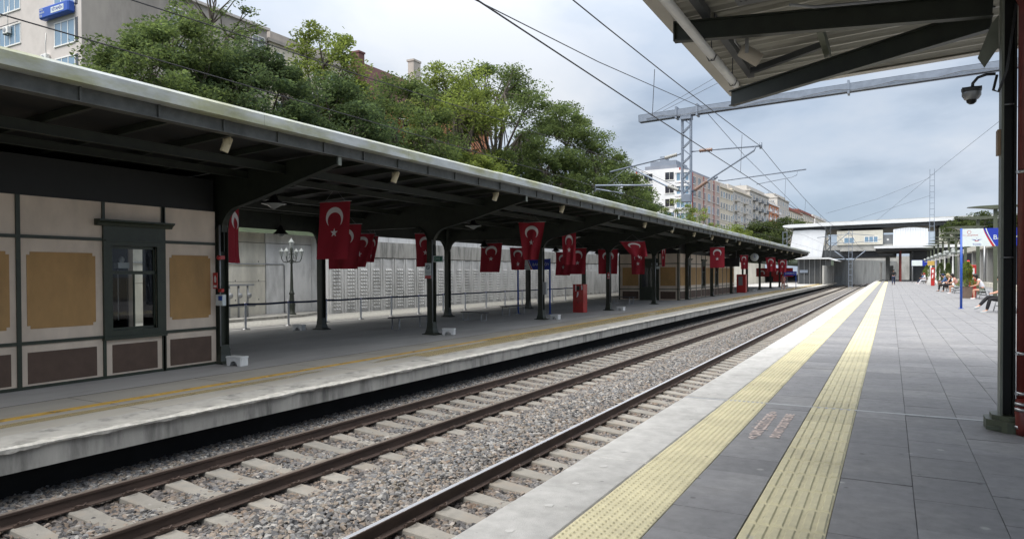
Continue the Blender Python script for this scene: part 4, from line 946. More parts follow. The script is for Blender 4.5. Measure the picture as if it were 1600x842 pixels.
# far small sign and flags behind it
t = thing('platform_sign', 'distant blue sign with white lettering beyond the last columns', 'sign', (-11.6, 92, ZL))
b = MB(); b.box(-11.6, -10.1, 92, 92.06, 1.1, 1.6); part(t, 'board', b, 'navy'); text(t, 'lettering', 'BAKIRKÖY', .26, 'signw', facing((-11.45, 91.99, 1.35), (0, -1, 0)), .001)
for x in (-11.5, -10.2): b = MB(); b.tube([(x, 92.1, ZL), (x, 92.1, 1.6)], .04, 6); part(t, 'pole', b, 'blue')
b = MB(); 
t = thing('wall_banner', 'wide red banner with white crescent hung on the far fence', 'banner', (-14, 104, ZL))
b = MB(); b.box(-16.8, -11.9, 104, 104.04, .9, 2.1); b.box(-14.5, -13, 104.0, 104.035, .2, .9); part(t, 'cloth', b, 'red')
b = MB()
for cx in (-13.7, -16.0):
    for i in range(12):
        a0, a1 = R(-120 + 20 * i), R(-100 + 20 * i)
        b.add([(cx + .38 * math.sin(a0), 103.99, 1.4 + .38 * math.cos(a0)), (cx + .38 * math.sin(a1), 103.99, 1.4 + .38 * math.cos(a1)), (cx + .24 * math.sin(a1), 103.99, 1.38 + .24 * math.cos(a1)), (cx + .24 * math.sin(a0), 103.99, 1.38 + .24 * math.cos(a0))], [(0, 1, 2, 3)])
part(t, 'crescent', b, 'flagw')
# person far off by that sign
# round clock / roundel hung below the canopy
t = thing('hanging_clock', 'round white double-sided clock hung under the far canopy', 'clock', (-11.5, 70.2, 2.95))
b = MB(); b.lathe([(0, -.08), (.36, -.08), (.38, -.05), (.38, .05), (.36, .08), (0, .08)], (-11.5, 70.2, 2.95), 18, rot=Matrix.Rotation(R(90), 3, 'X')); part(t, 'case', b, 'signw')
b = MB(); b.box(-11.52, -11.48, 70.10, 70.11, 2.93, 3.2); b.box(-11.5, -11.34, 70.10, 70.11, 2.93, 2.97); part(t, 'hands', b, 'navy')
b = MB(); b.tube([(-11.5, 70.2, 3.3), (-11.5, 70.2, 3.8)], .015, 5); part(t, 'rod', b, 'black')
# dark display board hung beyond the far hut
b = MB(); b.box(-13.4, -11.4, 62.0, 62.2, 2.0, 2.75); b.box(-13.2, -13.16, 62.05, 62.1, 2.75, 3.7); b.box(-11.7, -11.66, 62.05, 62.1, 2.75, 3.7); solo('display_board', b, 'black', 'black display board hung under the canopy beyond the far hut', 'display')
# signs on the columns
b = MB(); b.box(-13.25, -12.86, 19.0, 19.02, 1.86, 2.07); t = solo('exit_sign', b, 'signw', 'small green and white exit sign fixed to the second column', 'sign')
b = MB(); b.box(-13.21, -12.90, 18.985, 18.999, 1.89, 2.04); part(t, 'green_field', b, 'greens')
text(t, 'lettering', 'ÇIKIŞ', .09, 'signw', facing((-13.19, 18.98, 1.965), (0, -1, 0)), .0005)
b = MB(); b.box(-13.60, -13.36, 19.02, 19.035, 1.32, 1.83); t = solo('no_smoking_sign', b, 'signw', 'white no-smoking notice with red foot on the second column', 'sign')
b = MB(); b.box(-13.60, -13.36, 19.005, 19.018, 1.32, 1.42); part(t, 'red_band', b, 'red')
b = MB()
for i in range(12):
    a0, a1 = 2 * math.pi * i / 12, 2 * math.pi * (i + 1) / 12
    b.add([(-13.48 + .075 * math.cos(a), 19.015, 1.70 + .075 * math.sin(a)) for a in (a0, a1)] + [(-13.48 + .058 * math.cos(a), 19.015, 1.70 + .058 * math.sin(a)) for a in (a1, a0)], [(0, 1, 2, 3)])
b.add([(-13.54, 19.014, 1.74), (-13.53, 19.014, 1.755), (-13.42, 19.014, 1.66), (-13.43, 19.014, 1.645)], [(0, 1, 2, 3)])
part(t, 'ring', b, 'cnavy')
text(t, 'lettering', 'SİGARA İÇİLMEZ', .035, 'cnavy', facing((-13.58, 19.01, 1.52), (0, -1, 0)), .0003)
# fire call points and boxes on the hut corner column and on the fourth column
for (x, y, lab) in ((-13.42, 10.66, 'red fire alarm notice on the hut corner column'), (-13.42, 35.7, 'red fire alarm notice on the column right of the red cabinet')):
    b = MB(); b.box(x - .06, x + .08, y, y + .012, 1.16, 1.52); t = solo('fire_notice', b, 'red', lab, 'sign')
    b = MB(); b.plate([(x - .01, 1.30), (x + .04, 1.30), (x + .05, 1.40), (x + .01, 1.47), (x - .02, 1.40)], 'y', y - .004, y - .001); b.box(x - .04, x + .06, y - .004, y - .001, 1.19, 1.24); part(t, 'white_marking', b, 'flagw')
b = MB(); b.ball((-13.3, 10.68, 1.86), .055); b.box(-13.35, -13.25, 10.68, 10.8, 1.82, 1.9); solo('alarm_bell', b, 'red', 'small red alarm bell on the hut corner column', 'bell')
b = MB(); b.bbox(-13.36, -13.12, 10.62, 10.72, .78, 1.03, .01); t = solo('meter_box', b, 'signw', 'small white and blue box low on the hut corner column', 'box')
b = MB(); b.box(-13.25, -13.13, 10.61, 10.619, .9, 1.0); part(t, 'blue_panel', b, 'blue')
b = MB(); b.bbox(-13.32, -13.2, 10.66, 10.74, 1.08, 1.16, .01); solo('call_point', b, 'red', 'small red call point above the white box', 'box')
b = MB(); b.bbox(-13.36, -13.20, 27.45, 27.6, .55, 1.1, .01); solo('grey_box', b, 'grey', 'narrow grey box on the third column', 'box')
# belt barrier
BPY = [16.0, 18.0, 20.1, 22.2, 24.4, 26.6, 28.8, 31.0, 33.2, 35.5, 37.8, 40.1, 42.4, 44.7, 47.0, 49.3]
def bpost(label, loc):
    t = thing('barrier_post', label, 'barrier post', (0, 0, 0), group='steel belt barrier posts')
    b = MB(); b.lathe([(0, 0), (.17, 0), (.17, .012), (.05, .03), (.042, .05), (.042, .92), (.038, .93), (.038, 1.0), (0, 1.01)], n=10); part(t, 'post', b, 'steelb', local=True)
    b = MB(); b.box(-.035, .035, -.05, .05, .90, .96); part(t, 'belt_head', b, 'navy', local=True); t.location = loc; return t
bp0 = None
for i, y in enumerate(BPY):
    lab = 'steel belt barrier post before the pale wall, %s from the hut' % ords[i]
    if bp0 is None: bp0 = bpost(lab, (-21, y, ZL))
    else: dup(bp0, (-21, y, ZL), 0, lab)
    if i: b = MB(); yp = BPY[i - 1]; b.add([(-21 + s, yp + .05 + (y - yp - .1) * k / 6, ZL + .93 - .02 * math.sin(math.pi * k / 6) + h) for k in range(7) for s, h in ((-.003, -.04), (.003, .04))], [(2 * k, 2 * k + 1, 2 * k + 3, 2 * k + 2) for k in range(6)]); tag(part(bp0, 'belt', b, 'navy') if False else link('barrier_belt', b.mesh('barrier_belt', M('cnavy'))), 'sagging blue belt between barrier posts %s and %s from the hut' % (ords[i - 1], ords[i]), 'belt', 'blue barrier belts')
# ornate lamp post
t = thing('ornate_lamp_post', 'old green cast iron lamp post with clear lanterns before the pale wall', 'lamp post', (-24.95, 24.1, ZL))
b = MB(); c = (-24.95, 24.1, ZL + .12)
b.lathe([(.20, 0), (.20, .06), (.14, .12), (.15, .4), (.17, .5), (.12, .6), (.10, .95), (.14, 1.0), (.10, 1.06), (.075, 1.2), (.06, 1.9), (.05, 2.4), (.075, 2.44), (.05, 2.5), (.045, 2.9), (.06, 2.95), (.07, 3.12), (.03, 3.2)], c, 10); part(t, 'post', b, 'dark')
for a in (20, 110, 200, 290):
    d = Vector((math.cos(R(a)), math.sin(R(a)), 0)); P0 = Vector(c)
    b = MB(); b.tube([P0 + d * .05 + Vector((0, 0, 2.6)), P0 + d * .22 + Vector((0, 0, 2.48)), P0 + d * .42 + Vector((0, 0, 2.52)), P0 + d * .5 + Vector((0, 0, 2.66)), P0 + d * .5 + Vector((0, 0, 2.76))], .022, 6)
    b.tube([P0 + d * .08 + Vector((0, 0, 2.9)), P0 + d * .2 + Vector((0, 0, 2.82)), P0 + d * .24 + Vector((0, 0, 2.68)), P0 + d * .14 + Vector((0, 0, 2.66))], .015, 5); ar = part(t, 'arm', b, 'dark')
    b = MB(); q = P0 + d * .5; b.lathe([(.05, 2.76), (.11, 2.98), (.12, 3.0), (.05, 3.1), (.015, 3.14), (.0, 3.2)], q, 6, sm=False); part(ar, 'lantern', b, 'glasswhite')
b = MB(); b.lathe([(.06, 3.18), (.13, 3.42), (.14, 3.44), (.05, 3.56), (0, 3.66)], c, 6, sm=False); part(t, 'top_lantern', b, 'glasswhite')
# valve pipework beyond the hut corner
t = thing('pipe_manifold', 'grey valve pipework standing before the tall wall by the hut corner', 'pipework', (-25.4, 21.2, ZL))
b = MB()
b.box(-25.6, -25.3, 20.6, 22.2, .98, 1.06)
for y in (20.9, 21.4, 21.9): b.tube([(-25.4, y, ZL + .1), (-25.4, y, 1.0)], .045, 6); b.lathe([(.0, -.03), (.12, -.03), (.12, .03), (0, .03)], (-25.3, y, .55), 8, rot=Matrix.Rotation(R(90), 3, 'Y'))
b.tube([(-25.4, 20.4, .1), (-25.4, 22.3, .1)], .07, 8)
part(t, 'pipes', b, 'grey')
# emergency sign on wall corner, red machine past the far hut
b = MB(); b.box(-25.28, -25.0, 26.8, 26.85, 2.25, 2.6); solo('green_wall_sign', b, 'greens', 'small green sign on the end of the tall wall', 'sign')
t = thing('vending_machine', 'red machine standing at the far end of the far hut', 'machine', (-13.2, 73.4, ZL))
b = MB(); b.bbox(-13.7, -12.8, 73, 73.8, ZL, 1.3, .03); part(t, 'body', b, 'red'); b = MB(); b.box(-13.5, -13.1, 72.98, 73.0, .2, 1.1); part(t, 'panel', b, 'windim')

# ================================================================== near canopy on the right
NC = thing('near_canopy', 'corner of a steel canopy with ribbed white sheet overhead', 'canopy', (1.05, 8.2, 0))
b = MB(); ny = 420; ya, yb = -3.5, 12.15; v = []
zc = lambda x: 4.52 + (x + 2.4) * .045
xs = [-2.36, 1.05, 6.5]
for i in range(ny + 1):
    y = ya + (yb - ya) * i / ny; w = .048 * max(-1, min(1, 1.5 * math.sin(2 * math.pi * y / .17)))
    for x in xs: v.append((x, y, zc(x) + w))
f = [(i * 3 + j, i * 3 + j + 1, (i + 1) * 3 + j + 1, (i + 1) * 3 + j) for i in range(ny) for j in range(2)]
v2 = [(x, y, z + .03) for x, y, z in v]; b.add(v + v2, f + [tuple(q + len(v) for q in t)[::-1] for t in f]); part(NC, 'ribbed_roof_sheet', b, mat('ribbed_sheet', (0.37, 0.36, 0.315), .5, .08, 2, world=True))
b = MB(); b.plate([(-2.40, 4.46), (-2.14, 4.44), (-2.14, 4.47), (-2.37, 4.49), (-2.39, 4.66), (-2.42, 4.66)], 'y', ya, 12.22); part(NC, 'edge_gutter', b, mat('cream_gutter', (0.46, 0.44, 0.39), .5, .06, 2, world=True))
b = MB(); b.plate([(-2.38, 4.46), (6.5, 4.86), (6.5, 5.06), (-2.38, 4.66)], 'y', 12.16, 12.22); b.plate([(-2.1, 4.455), (6.5, 4.845), (6.5, 4.855), (-2.1, 4.465)], 'y', 12.0, 12.157); part(NC, 'end_fascia', b, mat('cream_fascia', (0.46, 0.43, 0.37), .5, .06, 2, world=True))
b = MB(); b.tube([(-1.94, -3, 4.14), (-1.94, 8.75, 4.14)], .052, 10); part(NC, 'tube', b, 'white')
b = MB(); b.tube([(-1.94, 8.76, 4.14), (-1.94, 10.25, 4.14)], .055, 10); part(NC, 'tube', b, 'white')
for y in (8.75, 10.05): b = MB(); b.tube([(-1.94, y, 4.08), (-1.94, y, 4.46)], .007, 4, False); b.tube([(-2.0, y, 4.14), (-1.97, y, 4.075), (-1.91, y, 4.075), (-1.88, y, 4.14)], .008, 4, False); part(NC, 'tube_hanger', b, 'darkm')
def ibeam(b, a, c, h, w, t=.018):
    a = Vector(a); c = Vector(c); b.bar(a, c, t, h - 2 * t); up = Vector((0, 0, 1)); k = up * (h / 2 - t / 2)
    b.bar(a + k, c + k, w, t); b.bar(a - k, c - k, w, t)
b = MB(); ibeam(b, (-2.24, 8.2, 4.305), (.868, 8.2, 4.05), .23, .10); b.box(-2.25, -2.235, 8.145, 8.255, 4.19, 4.42); part(NC, 'main_beam', b, 'dark')
b = MB(); ibeam(b, (-2.20, 11.32, 4.20), (.868, 8.3, 3.96), .24, .10); part(NC, 'hip_beam', b, 'dark')
b = MB(); ibeam(b, (1.13, 8.2, 4.06), (6.4, 8.2, 4.2), .23, .12); ibeam(b, (1.02, -3, 4.12), (1.02, 8.1, 4.12), .2, .10); part(NC, 'rear_beam', b, 'dark')
for x0, y0, y1 in ((-1.86, -3, 8.14), (-1.84, 8.26, 10.95), (.1, -3, 8.14)):
    z = zc(x0) - .115; b = MB(); b.box(x0 - .045, x0 + .045, y0, y1, z - .045, z - .038); b.box(x0 - .045, x0 - .038, y0, y1, z - .038, z + .045); b.box(x0 + .038, x0 + .045, y0, y1, z - .038, z + .045); part(NC, 'purlin', b, 'darkm')
b = MB(); b.bar((-1.76, 10.55, 4.38), (-.72, 9.70, 4.36), .07, .08); part(NC, 'short_purlin', b, 'darkm')
b = MB(); b.bar((-.74, 9.02, 4.36), (-.72, 10.0, 4.30), .07, .12); part(NC, 'stub_purlin', b, 'olive')
b = MB(); ct = (-1.40, -1.02)
b.box(ct[0], ct[1], 2.0, 7.55, 4.24, 4.25); b.box(ct[0], ct[0] + .01, 2.0, 7.55, 4.25, 4.31); b.box(ct[1] - .01, ct[1], 2.0, 7.55, 4.25, 4.31); part(NC, 'cable_tray', b, 'darkm')
b = MB()
for y in np.arange(6.0, 7.5, .06): 
    for x in np.arange(ct[0] + .05, ct[1] - .04, .05): b.box(x - .012, x + .012, y - .008, y + .008, 4.2365, 4.239)
o = part(NC, 'tray_slots', b, 'black'); o['kind'] = 'stuff'
b = MB(); b.tube([(-.9, 7.6, 4.18), (-.7, 7.9, 4.22), (.1, 8.05, 4.2), (.9, 8.1, 4.16)], .018, 6); part(NC, 'cable', b, 'grey')
t = thing('downlight', 'cream cylinder spotlight hung from the near canopy beam', 'spotlight', (-1.46, 8.5, 4.05))
rot = Matrix.Rotation(R(-55), 3, 'Y') @ Matrix.Rotation(R(20), 3, 'X')
b = MB(); b.lathe([(0, -.13), (.075, -.13), (.08, -.12), (.08, .11), (.07, .125), (0, .125)], (-1.44, 8.5, 4.0), 14, rot=rot); part(t, 'housing', b, mat('warm_housing', (0.40, 0.36, 0.30), .5, .05))
b = MB(); b.bar((-1.46, 8.40, 4.0), (-1.46, 8.40, 4.30), .04, .012); b.tube([(-1.55, 8.5, 4.1), (-1.60, 8.45, 4.16), (-1.58, 8.3, 4.22)], .012, 6); part(t, 'bracket', b, 'grey')
# near post
NP = thing('canopy_post', 'dark green H-section canopy post standing at the right edge of view', 'post', (1.04, 7.95, 0))
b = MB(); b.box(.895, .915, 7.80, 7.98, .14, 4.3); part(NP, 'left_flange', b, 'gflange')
b = MB(); b.box(.992, 1.012, 7.80, 7.98, .14, 4.2); b.box(.915, .992, 7.90, 7.915, .14, 4.2); part(NP, 'web', b, mat('web_shade', (0.006, 0.008, 0.006), .5, .1))  # recess shade put into the near-black colour of web and right flange
b = MB(); n = 8
for z0, z1, r in ((0, .10, .27), (.10, .14, .22)):
    pts = [(1.04 + r * math.cos(R(22.5 + 45 * i)) * 1.0, 7.93 + r * math.sin(R(22.5 + 45 * i))) for i in range(8)]; b.plate(pts, 'z', z0, z1)
b.box(.78, 1.3, 7.72, 7.735, .02, .05); part(NP, 'base', b, 'olive')
b = MB(); b.plate([(.89, 3.88), (.89, 3.58), (.78, 3.40), (.725, 3.50), (.83, 3.80)], 'y', 7.97, 7.985); part(NP, 'gusset', b, 'gflange')
b = MB(); b.box(.868, .893, 7.82, 7.94, 2.55, 2.78); part(NP, 'small_plate', b, mat('tan_plate', (0.32, 0.22, 0.14), .6))
for z in (3.0, 1.6): b = MB(); b.tube([(.89, 7.81, z), (1.0, 7.81, z)], .007, 5); part(NP, 'tie_bar', b, 'grey')
RP = thing('red_pipe', 'dark red downpipe with steel clamps beside the near post', 'pipe', (1.19, 7.72, 0))
b = MB(); b.tube([(1.062, 7.72, .3), (1.062, 7.72, 3.85), (1.0, 7.72, 4.05), (.8, 7.72, 4.22)], .055, 14); b.tube([(1.062, 7.68, 0.0), (1.057, 7.66, .08), (1.05, 7.68, .2), (1.062, 7.72, .31)], .062, 12); part(RP, 'pipe', b, 'redpipe')
for z in (.06, .22, .27, .36, .72, 2.35): b = MB(); b.tube([(1.062 if z > .3 else 1.052, 7.715 if z > .3 else 7.675, z), (1.062 if z > .3 else 1.052, 7.715 if z > .3 else 7.675, z + .026)], .066, 14); b.box(.99, 1.012, 7.66, 7.70, z, z + .02); part(RP, 'clamp', b, 'steelb')
SC = thing('security_camera', 'grey dome security camera on a curved arm from the near post', 'camera', (.68, 8.0, 3.2))
b = MB(); b.tube([(.87, 8.0, 3.335), (.80, 8.0, 3.34), (.73, 8.0, 3.32), (.69, 8.0, 3.27), (.685, 8.0, 3.22)], .014, 8); part(SC, 'arm', b, 'darkm')
b = MB(); b.lathe([(0, .0), (.085, 0), (.085, -.02), (.08, -.035), (.075, -.04)], (.68, 8.0, 3.225), 14); b.box(.60, .76, 7.95, 8.05, 3.205, 3.23); part(SC, 'cap', b, 'darkm')
b = MB(); b.lathe([(.080, 0), (.080, -.03), (.06, -.065), (.045, -.072)], (.68, 8.0, 3.185), 14); part(SC, 'collar', b, 'grey')
b = MB(); b.lathe([(.045, 0), (.04, -.025), (.02, -.042), (0, -.045)], (.68, 8.0, 3.115), 12); part(SC, 'dome', b, 'black')
b = MB(); b.tube([(.87, 7.9, 3.30), (.84, 7.88, 3.16), (.87, 7.80, 3.12), (.93, 7.78, 3.3), (1.0, 7.78, 3.9)], .012, 6); part(SC, 'cable', b, 'darkm')

# ================================================================== overhead line
def lattice(b, p0, p1, w, d, step, rr=.03, br=.012):
    p0 = Vector(p0); p1 = Vector(p1); L_ = (p1 - p0).length; ax = (p1 - p0).normalized(); u = Vector((1, 0, 0)); q = Vector((0, 1, 0))
    for s in (-1, 1): b.bar(p0 + u * s * w / 2, p1 + u * s * w / 2, rr * 1.2, d, up=(0, 1, 0))
    n = int(L_ / step)
    for i in range(n):
        a = p0 + ax * (i * step); c = p0 + ax * ((i + 1) * step); s = 1 if i % 2 else -1
        for yy in (-d / 2, d / 2): b.bar(a + u * s * w / 2 + q * yy, c - u * s * w / 2 + q * yy, br * 2, br * 2)
PO = thing('catenary_portal', 'galvanised portal beam crossing above the tracks with a lattice drop post', 'gantry', (5.4, 22, 0))
b = MB(); z = lambda x: 6.46 + (x + 7.17) * .034
def beam(x0, x1):
    for s in (-1, 1): b.bar((x0, 22 + s * .13, z(x0)), (x1, 22 + s * .13, z(x1)), .02, .22)
    b.bar((x0, 22, z(x0) + .11), (x1, 22, z(x1) + .11), .28, .012)
    for s in (-1, 1): b.bar((x0, 22 + s * .10, z(x0) - .105), (x1, 22 + s * .10, z(x1) - .105), .08, .012)
beam(-7.17, 5.6); b.bar((-7.17, 22, z(-7.17)), (-7.16, 22, z(-7.17)), .28, .22); part(PO, 'beam', b, 'galv')
b = MB(); lattice(b, (-7.1, 21.9, z(-7) - .11), (5.5, 21.9, z(5.5) - .11), 0, 0, .6)
b = MB(); lattice(b, (-5.65, 22, 3.95), (-5.65, 22, 6.42), .27, .14, .24, .045, .014); b.bbox(-5.80, -5.50, 21.9, 22.1, 3.70, 3.95, .01); b.bbox(-5.82, -5.48, 21.85, 22.15, 6.28, 6.42, .01); part(PO, 'drop_post', b, 'galv')
for x in (-5.95, -5.3, -1.05): b = MB(); b.box(x - .03, x + .03, 21.83, 22.17, z(x) - .17, z(x) + .20); part(PO, 'clamp', b, 'galv')
b = MB(); lattice(b, (5.4, 22, -.05), (5.4, 22, 6.8), .35, .2, .4, .05, .02); part(PO, 'mast', b, 'galv')
b = MB(); pts = [(-6.9 + i * .5, 21.83, z(-6.9 + i * .5) - .06 + .045 * math.sin(i * 1.9)) for i in range(24)]; b.tube(pts, .008, 4); part(PO, 'cable', b, 'darkm')
def insulator(b, a, c, r=.068, n=7):
    a = Vector(a); c = Vector(c); pts = []; rr = []
    for i in range(n * 2 + 1): pts.append(a + (c - a) * i / (n * 2)); rr.append(r if i % 2 else r * .55)
    b.tube(pts, rr, 8)
MT['insul'] = mat('brown_insulator', (0.20, 0.12, 0.09), .3, .1); MT['insug'] = mat('grey_insulator', (0.30, 0.30, 0.28), .4, .1)
def cant(label, tubes, ins, imat, Y):
    t = thing('cantilever_arm', label, 'bracket arm', (-5.65, Y, 4))
    for k, (nm, pts, r) in enumerate(tubes): b = MB(); b.tube(pts, r, 8); part(t, nm, b, 'galv')
    for a, c in ins: b = MB(); insulator(b, a, c); part(t, 'insulator', b, imat)
    return t
Y = 22
cant('cantilever arm with brown insulators reaching over the near track', [
 ('top_tube', [(-5.5, Y, 5.27), (-5.35, Y, 5.28), (-3.42, Y, 5.26)], .024), ('diagonal_tube', [(-5.5, Y, 4.0), (-4.85, Y, 4.42), (-3.62, Y, 5.14), (-3.58, Y, 5.25)], .030),
 ('registration_tube', [(-4.68, Y, 4.32), (-4.5, Y, 4.30), (-2.16, Y, 4.47)], .020), ('steady_arm', [(-2.4, Y, 4.42), (-2.42, Y, 4.32), (-2.55, Y, 4.27), (-3.55, Y, 4.12)], .010), ('clamp', [(-3.42, Y, 5.18), (-3.42, Y, 5.36)], .04), ('joint', [(-4.8, Y, 4.36), (-4.7, Y, 4.44)], .04)],
 [((-5.25, Y, 5.275), (-4.85, Y, 5.28)), ((-5.4, Y, 4.06), (-5.0, Y, 4.32))], 'insul', Y)
cant('cantilever arm with grey insulators reaching over the far track', [
 ('top_tube', [(-5.8, Y, 5.24), (-6.0, Y, 5.2), (-8.2, Y, 4.83)], .026), ('diagonal_tube', [(-5.75, Y, 4.02), (-6.3, Y, 4.25), (-7.5, Y, 4.92)], .030),
 ('registration_tube', [(-6.75, Y, 4.30), (-8.72, Y, 4.42), (-8.74, Y, 4.2)], .028), ('steady_arm', [(-8.70, Y, 4.30), (-7.75, Y, 4.10)], .020), ('stay', [(-8.3, Y, 4.43), (-7.6, Y, 4.95)], .006)],
 [((-5.95, Y, 5.22), (-6.35, Y, 5.14)), ((-5.9, Y, 4.09), (-6.25, Y, 4.24))], 'insug', Y)
def wire(label, pts, r=.008, group='overhead wires'):
    b = MB(); b.tube(pts, r, 4, False); return tag(link('overhead_wire', b.mesh('overhead_wire', M('darkwire'))), label, 'wire', group)
MT['darkwire'] = mat('wire', (0.03, 0.03, 0.035), .6)
def cat(x, y0, y1, z0, sag, zm=None, n=10): return [(x, y0 + (y1 - y0) * i / n, z0 - sag * 4 * (i / n) * (1 - i / n)) for i in range(n + 1)]
P = cat(-3.45, -30, 22, 5.27, .55, n=16); wire('upper carrying wire sloping above the near track', P, .0085)
wire('lower contact wire above the near track', [(-3.5, -30, 4.1), (-3.5, 11.4, 4.1), (-3.5, 22, 4.14), (-3.55, 60, 4.2), (-3.9, 75, 4.25), (-3.6, 130, 4.3)], .009)
P2 = cat(-3.45, 22, 76, 5.27, .62, n=14); wire('carrying wire of the near track beyond the portal', P2, .0085)
wire('carrying wire of the near track running to the far building', cat(-3.45, 76, 130, 5.3, .62, n=10), .012)
for y, zt, zb in ((-3, 4.80, 4.1), (4.5, 4.72, 4.1), (11.4, 4.86, 4.11), (19.2, 5.12, 4.13), (28, 5.0, 4.15), (35, 4.83, 4.16), (43, 4.68, 4.18), (52, 4.66, 4.2), (62, 4.8, 4.2), (70, 5.06, 4.22)):
    b = MB(); b.tube([(-3.46, y, zt), (-3.5, y, zb)], .006, 4, False); tag(link('dropper_wire', b.mesh('dropper_wire', M('darkwire'))), 'thin upright dropper wire of the near track, %s of its row' % ords[[-3, 4.5, 11.4, 19.2, 28, 35, 43, 52, 62, 70].index(y)], 'wire', 'dropper wires of the near track')
wire('feeder wire passing over the portal beam', [(-5.2, -30, 4.6), (-5.2, 8.5, 5.36), (-5.2, 13.3, 5.74), (-5.15, 22, 6.60), (-5.2, 29.5, 6.2), (-5.2, 50, 5.5), (-5.2, 76, 6.4)], .009)
wire('upper of the two wires crossing in front of the trees', [(-7.5, -30, 5.1), (-7.5, 4.9, 4.56), (-7.5, 6.65, 4.62), (-7.5, 8.6, 4.66), (-7.5, 13.3, 4.83), (-7.5, 22, 5.0), (-7.6, 50, 4.6), (-7.6, 76, 5.2), (-7.6, 130, 5.0)], .008)
wire('lower of the two wires crossing in front of the trees', [(-7.5, -30, 3.99), (-7.5, 10, 3.97), (-7.7, 22, 4.05), (-7.6, 76, 4.1), (-7.6, 130, 4.1)], .008)
wire('stay wire rising from the left end of the portal', [(-6.75, 22, 6.6), (-2.0, 22.5, 8.9), (5.4, 23, 12)], .007)
wire('second stay wire rising beside the first', [(-6.4, 22, 6.65), (-2.0, 22.5, 8.5), (5.4, 23, 11.3)], .007)
# far masts
def mast(label, x, y, h, zg, w=.4):
    t = thing('lattice_mast', label, 'mast', (x, y, zg), group='lattice masts'); b = MB(); st = .9
    for s in (-1, 1): b.bar((x + s * w / 2, y, zg), (x + s * w / 2, y, zg + h), .07, .10)
    part(t, 'chords', b, 'galv'); b = MB(); z = zg + .5
    while z < zg + h: b.box(x - w / 2, x + w / 2, y - .03, y + .03, z, z + .07); z += st
    part(t, 'rungs', b, 'galv')
    b = MB(); b.box(x - .4, x + .4, y - .4, y + .4, zg, zg + .25); part(t, 'footing', b, 'conc'); return t
mast('tall lattice mast rising above the far station roof', 5.75, 128, 17.6, 0, .62)
mast('white lattice mast at the end of the old platform canopy', -13.2, 106, 7.8, ZL, .55)
mast('lattice mast before the far concrete wall', -5.6, 124, 9.5, -1.3, .5)
t = thing('far_bracket', 'braced bracket arms on the far lattice mast', 'bracket arm', (-5.6, 123.8, 6))
b = MB(); b.tube([(-10.5, 123.7, 7.1), (-5.6, 123.7, 7.6), (-2.2, 123.7, 7.2)], .05, 5); b.tube([(-8.8, 123.7, 5.2), (-5.7, 123.7, 7.9)], .06, 5); b.tube([(-9.0, 123.7, 6.2), (-5.6, 123.7, 6.1), (-1.2, 123.7, 6.6)], .05, 5); b.tube([(-7.9, 123.7, 4.9), (-6.1, 123.7, 3.4)], .08, 5); b.tube([(-3.4, 123.7, 4.9), (-5.1, 123.7, 3.4)], .08, 5)
part(t, 'tubes', b, 'galv')
wire('thin wire from the tall mast down to the left, upper', [(5.6, 128, 16.3), (-2, 128, 13.3), (-9.5, 128, 11.3)], .022); wire('thin wire from the tall mast down to the left, lower', [(5.6, 128, 13.5), (1, 128, 12), (-6, 128, 9.8)], .022)
wire('thin wire rising to the right behind the near post', [(-2.0, 128, 9.8), (6, 110, 15.5), (9, 60, 14)], .016)

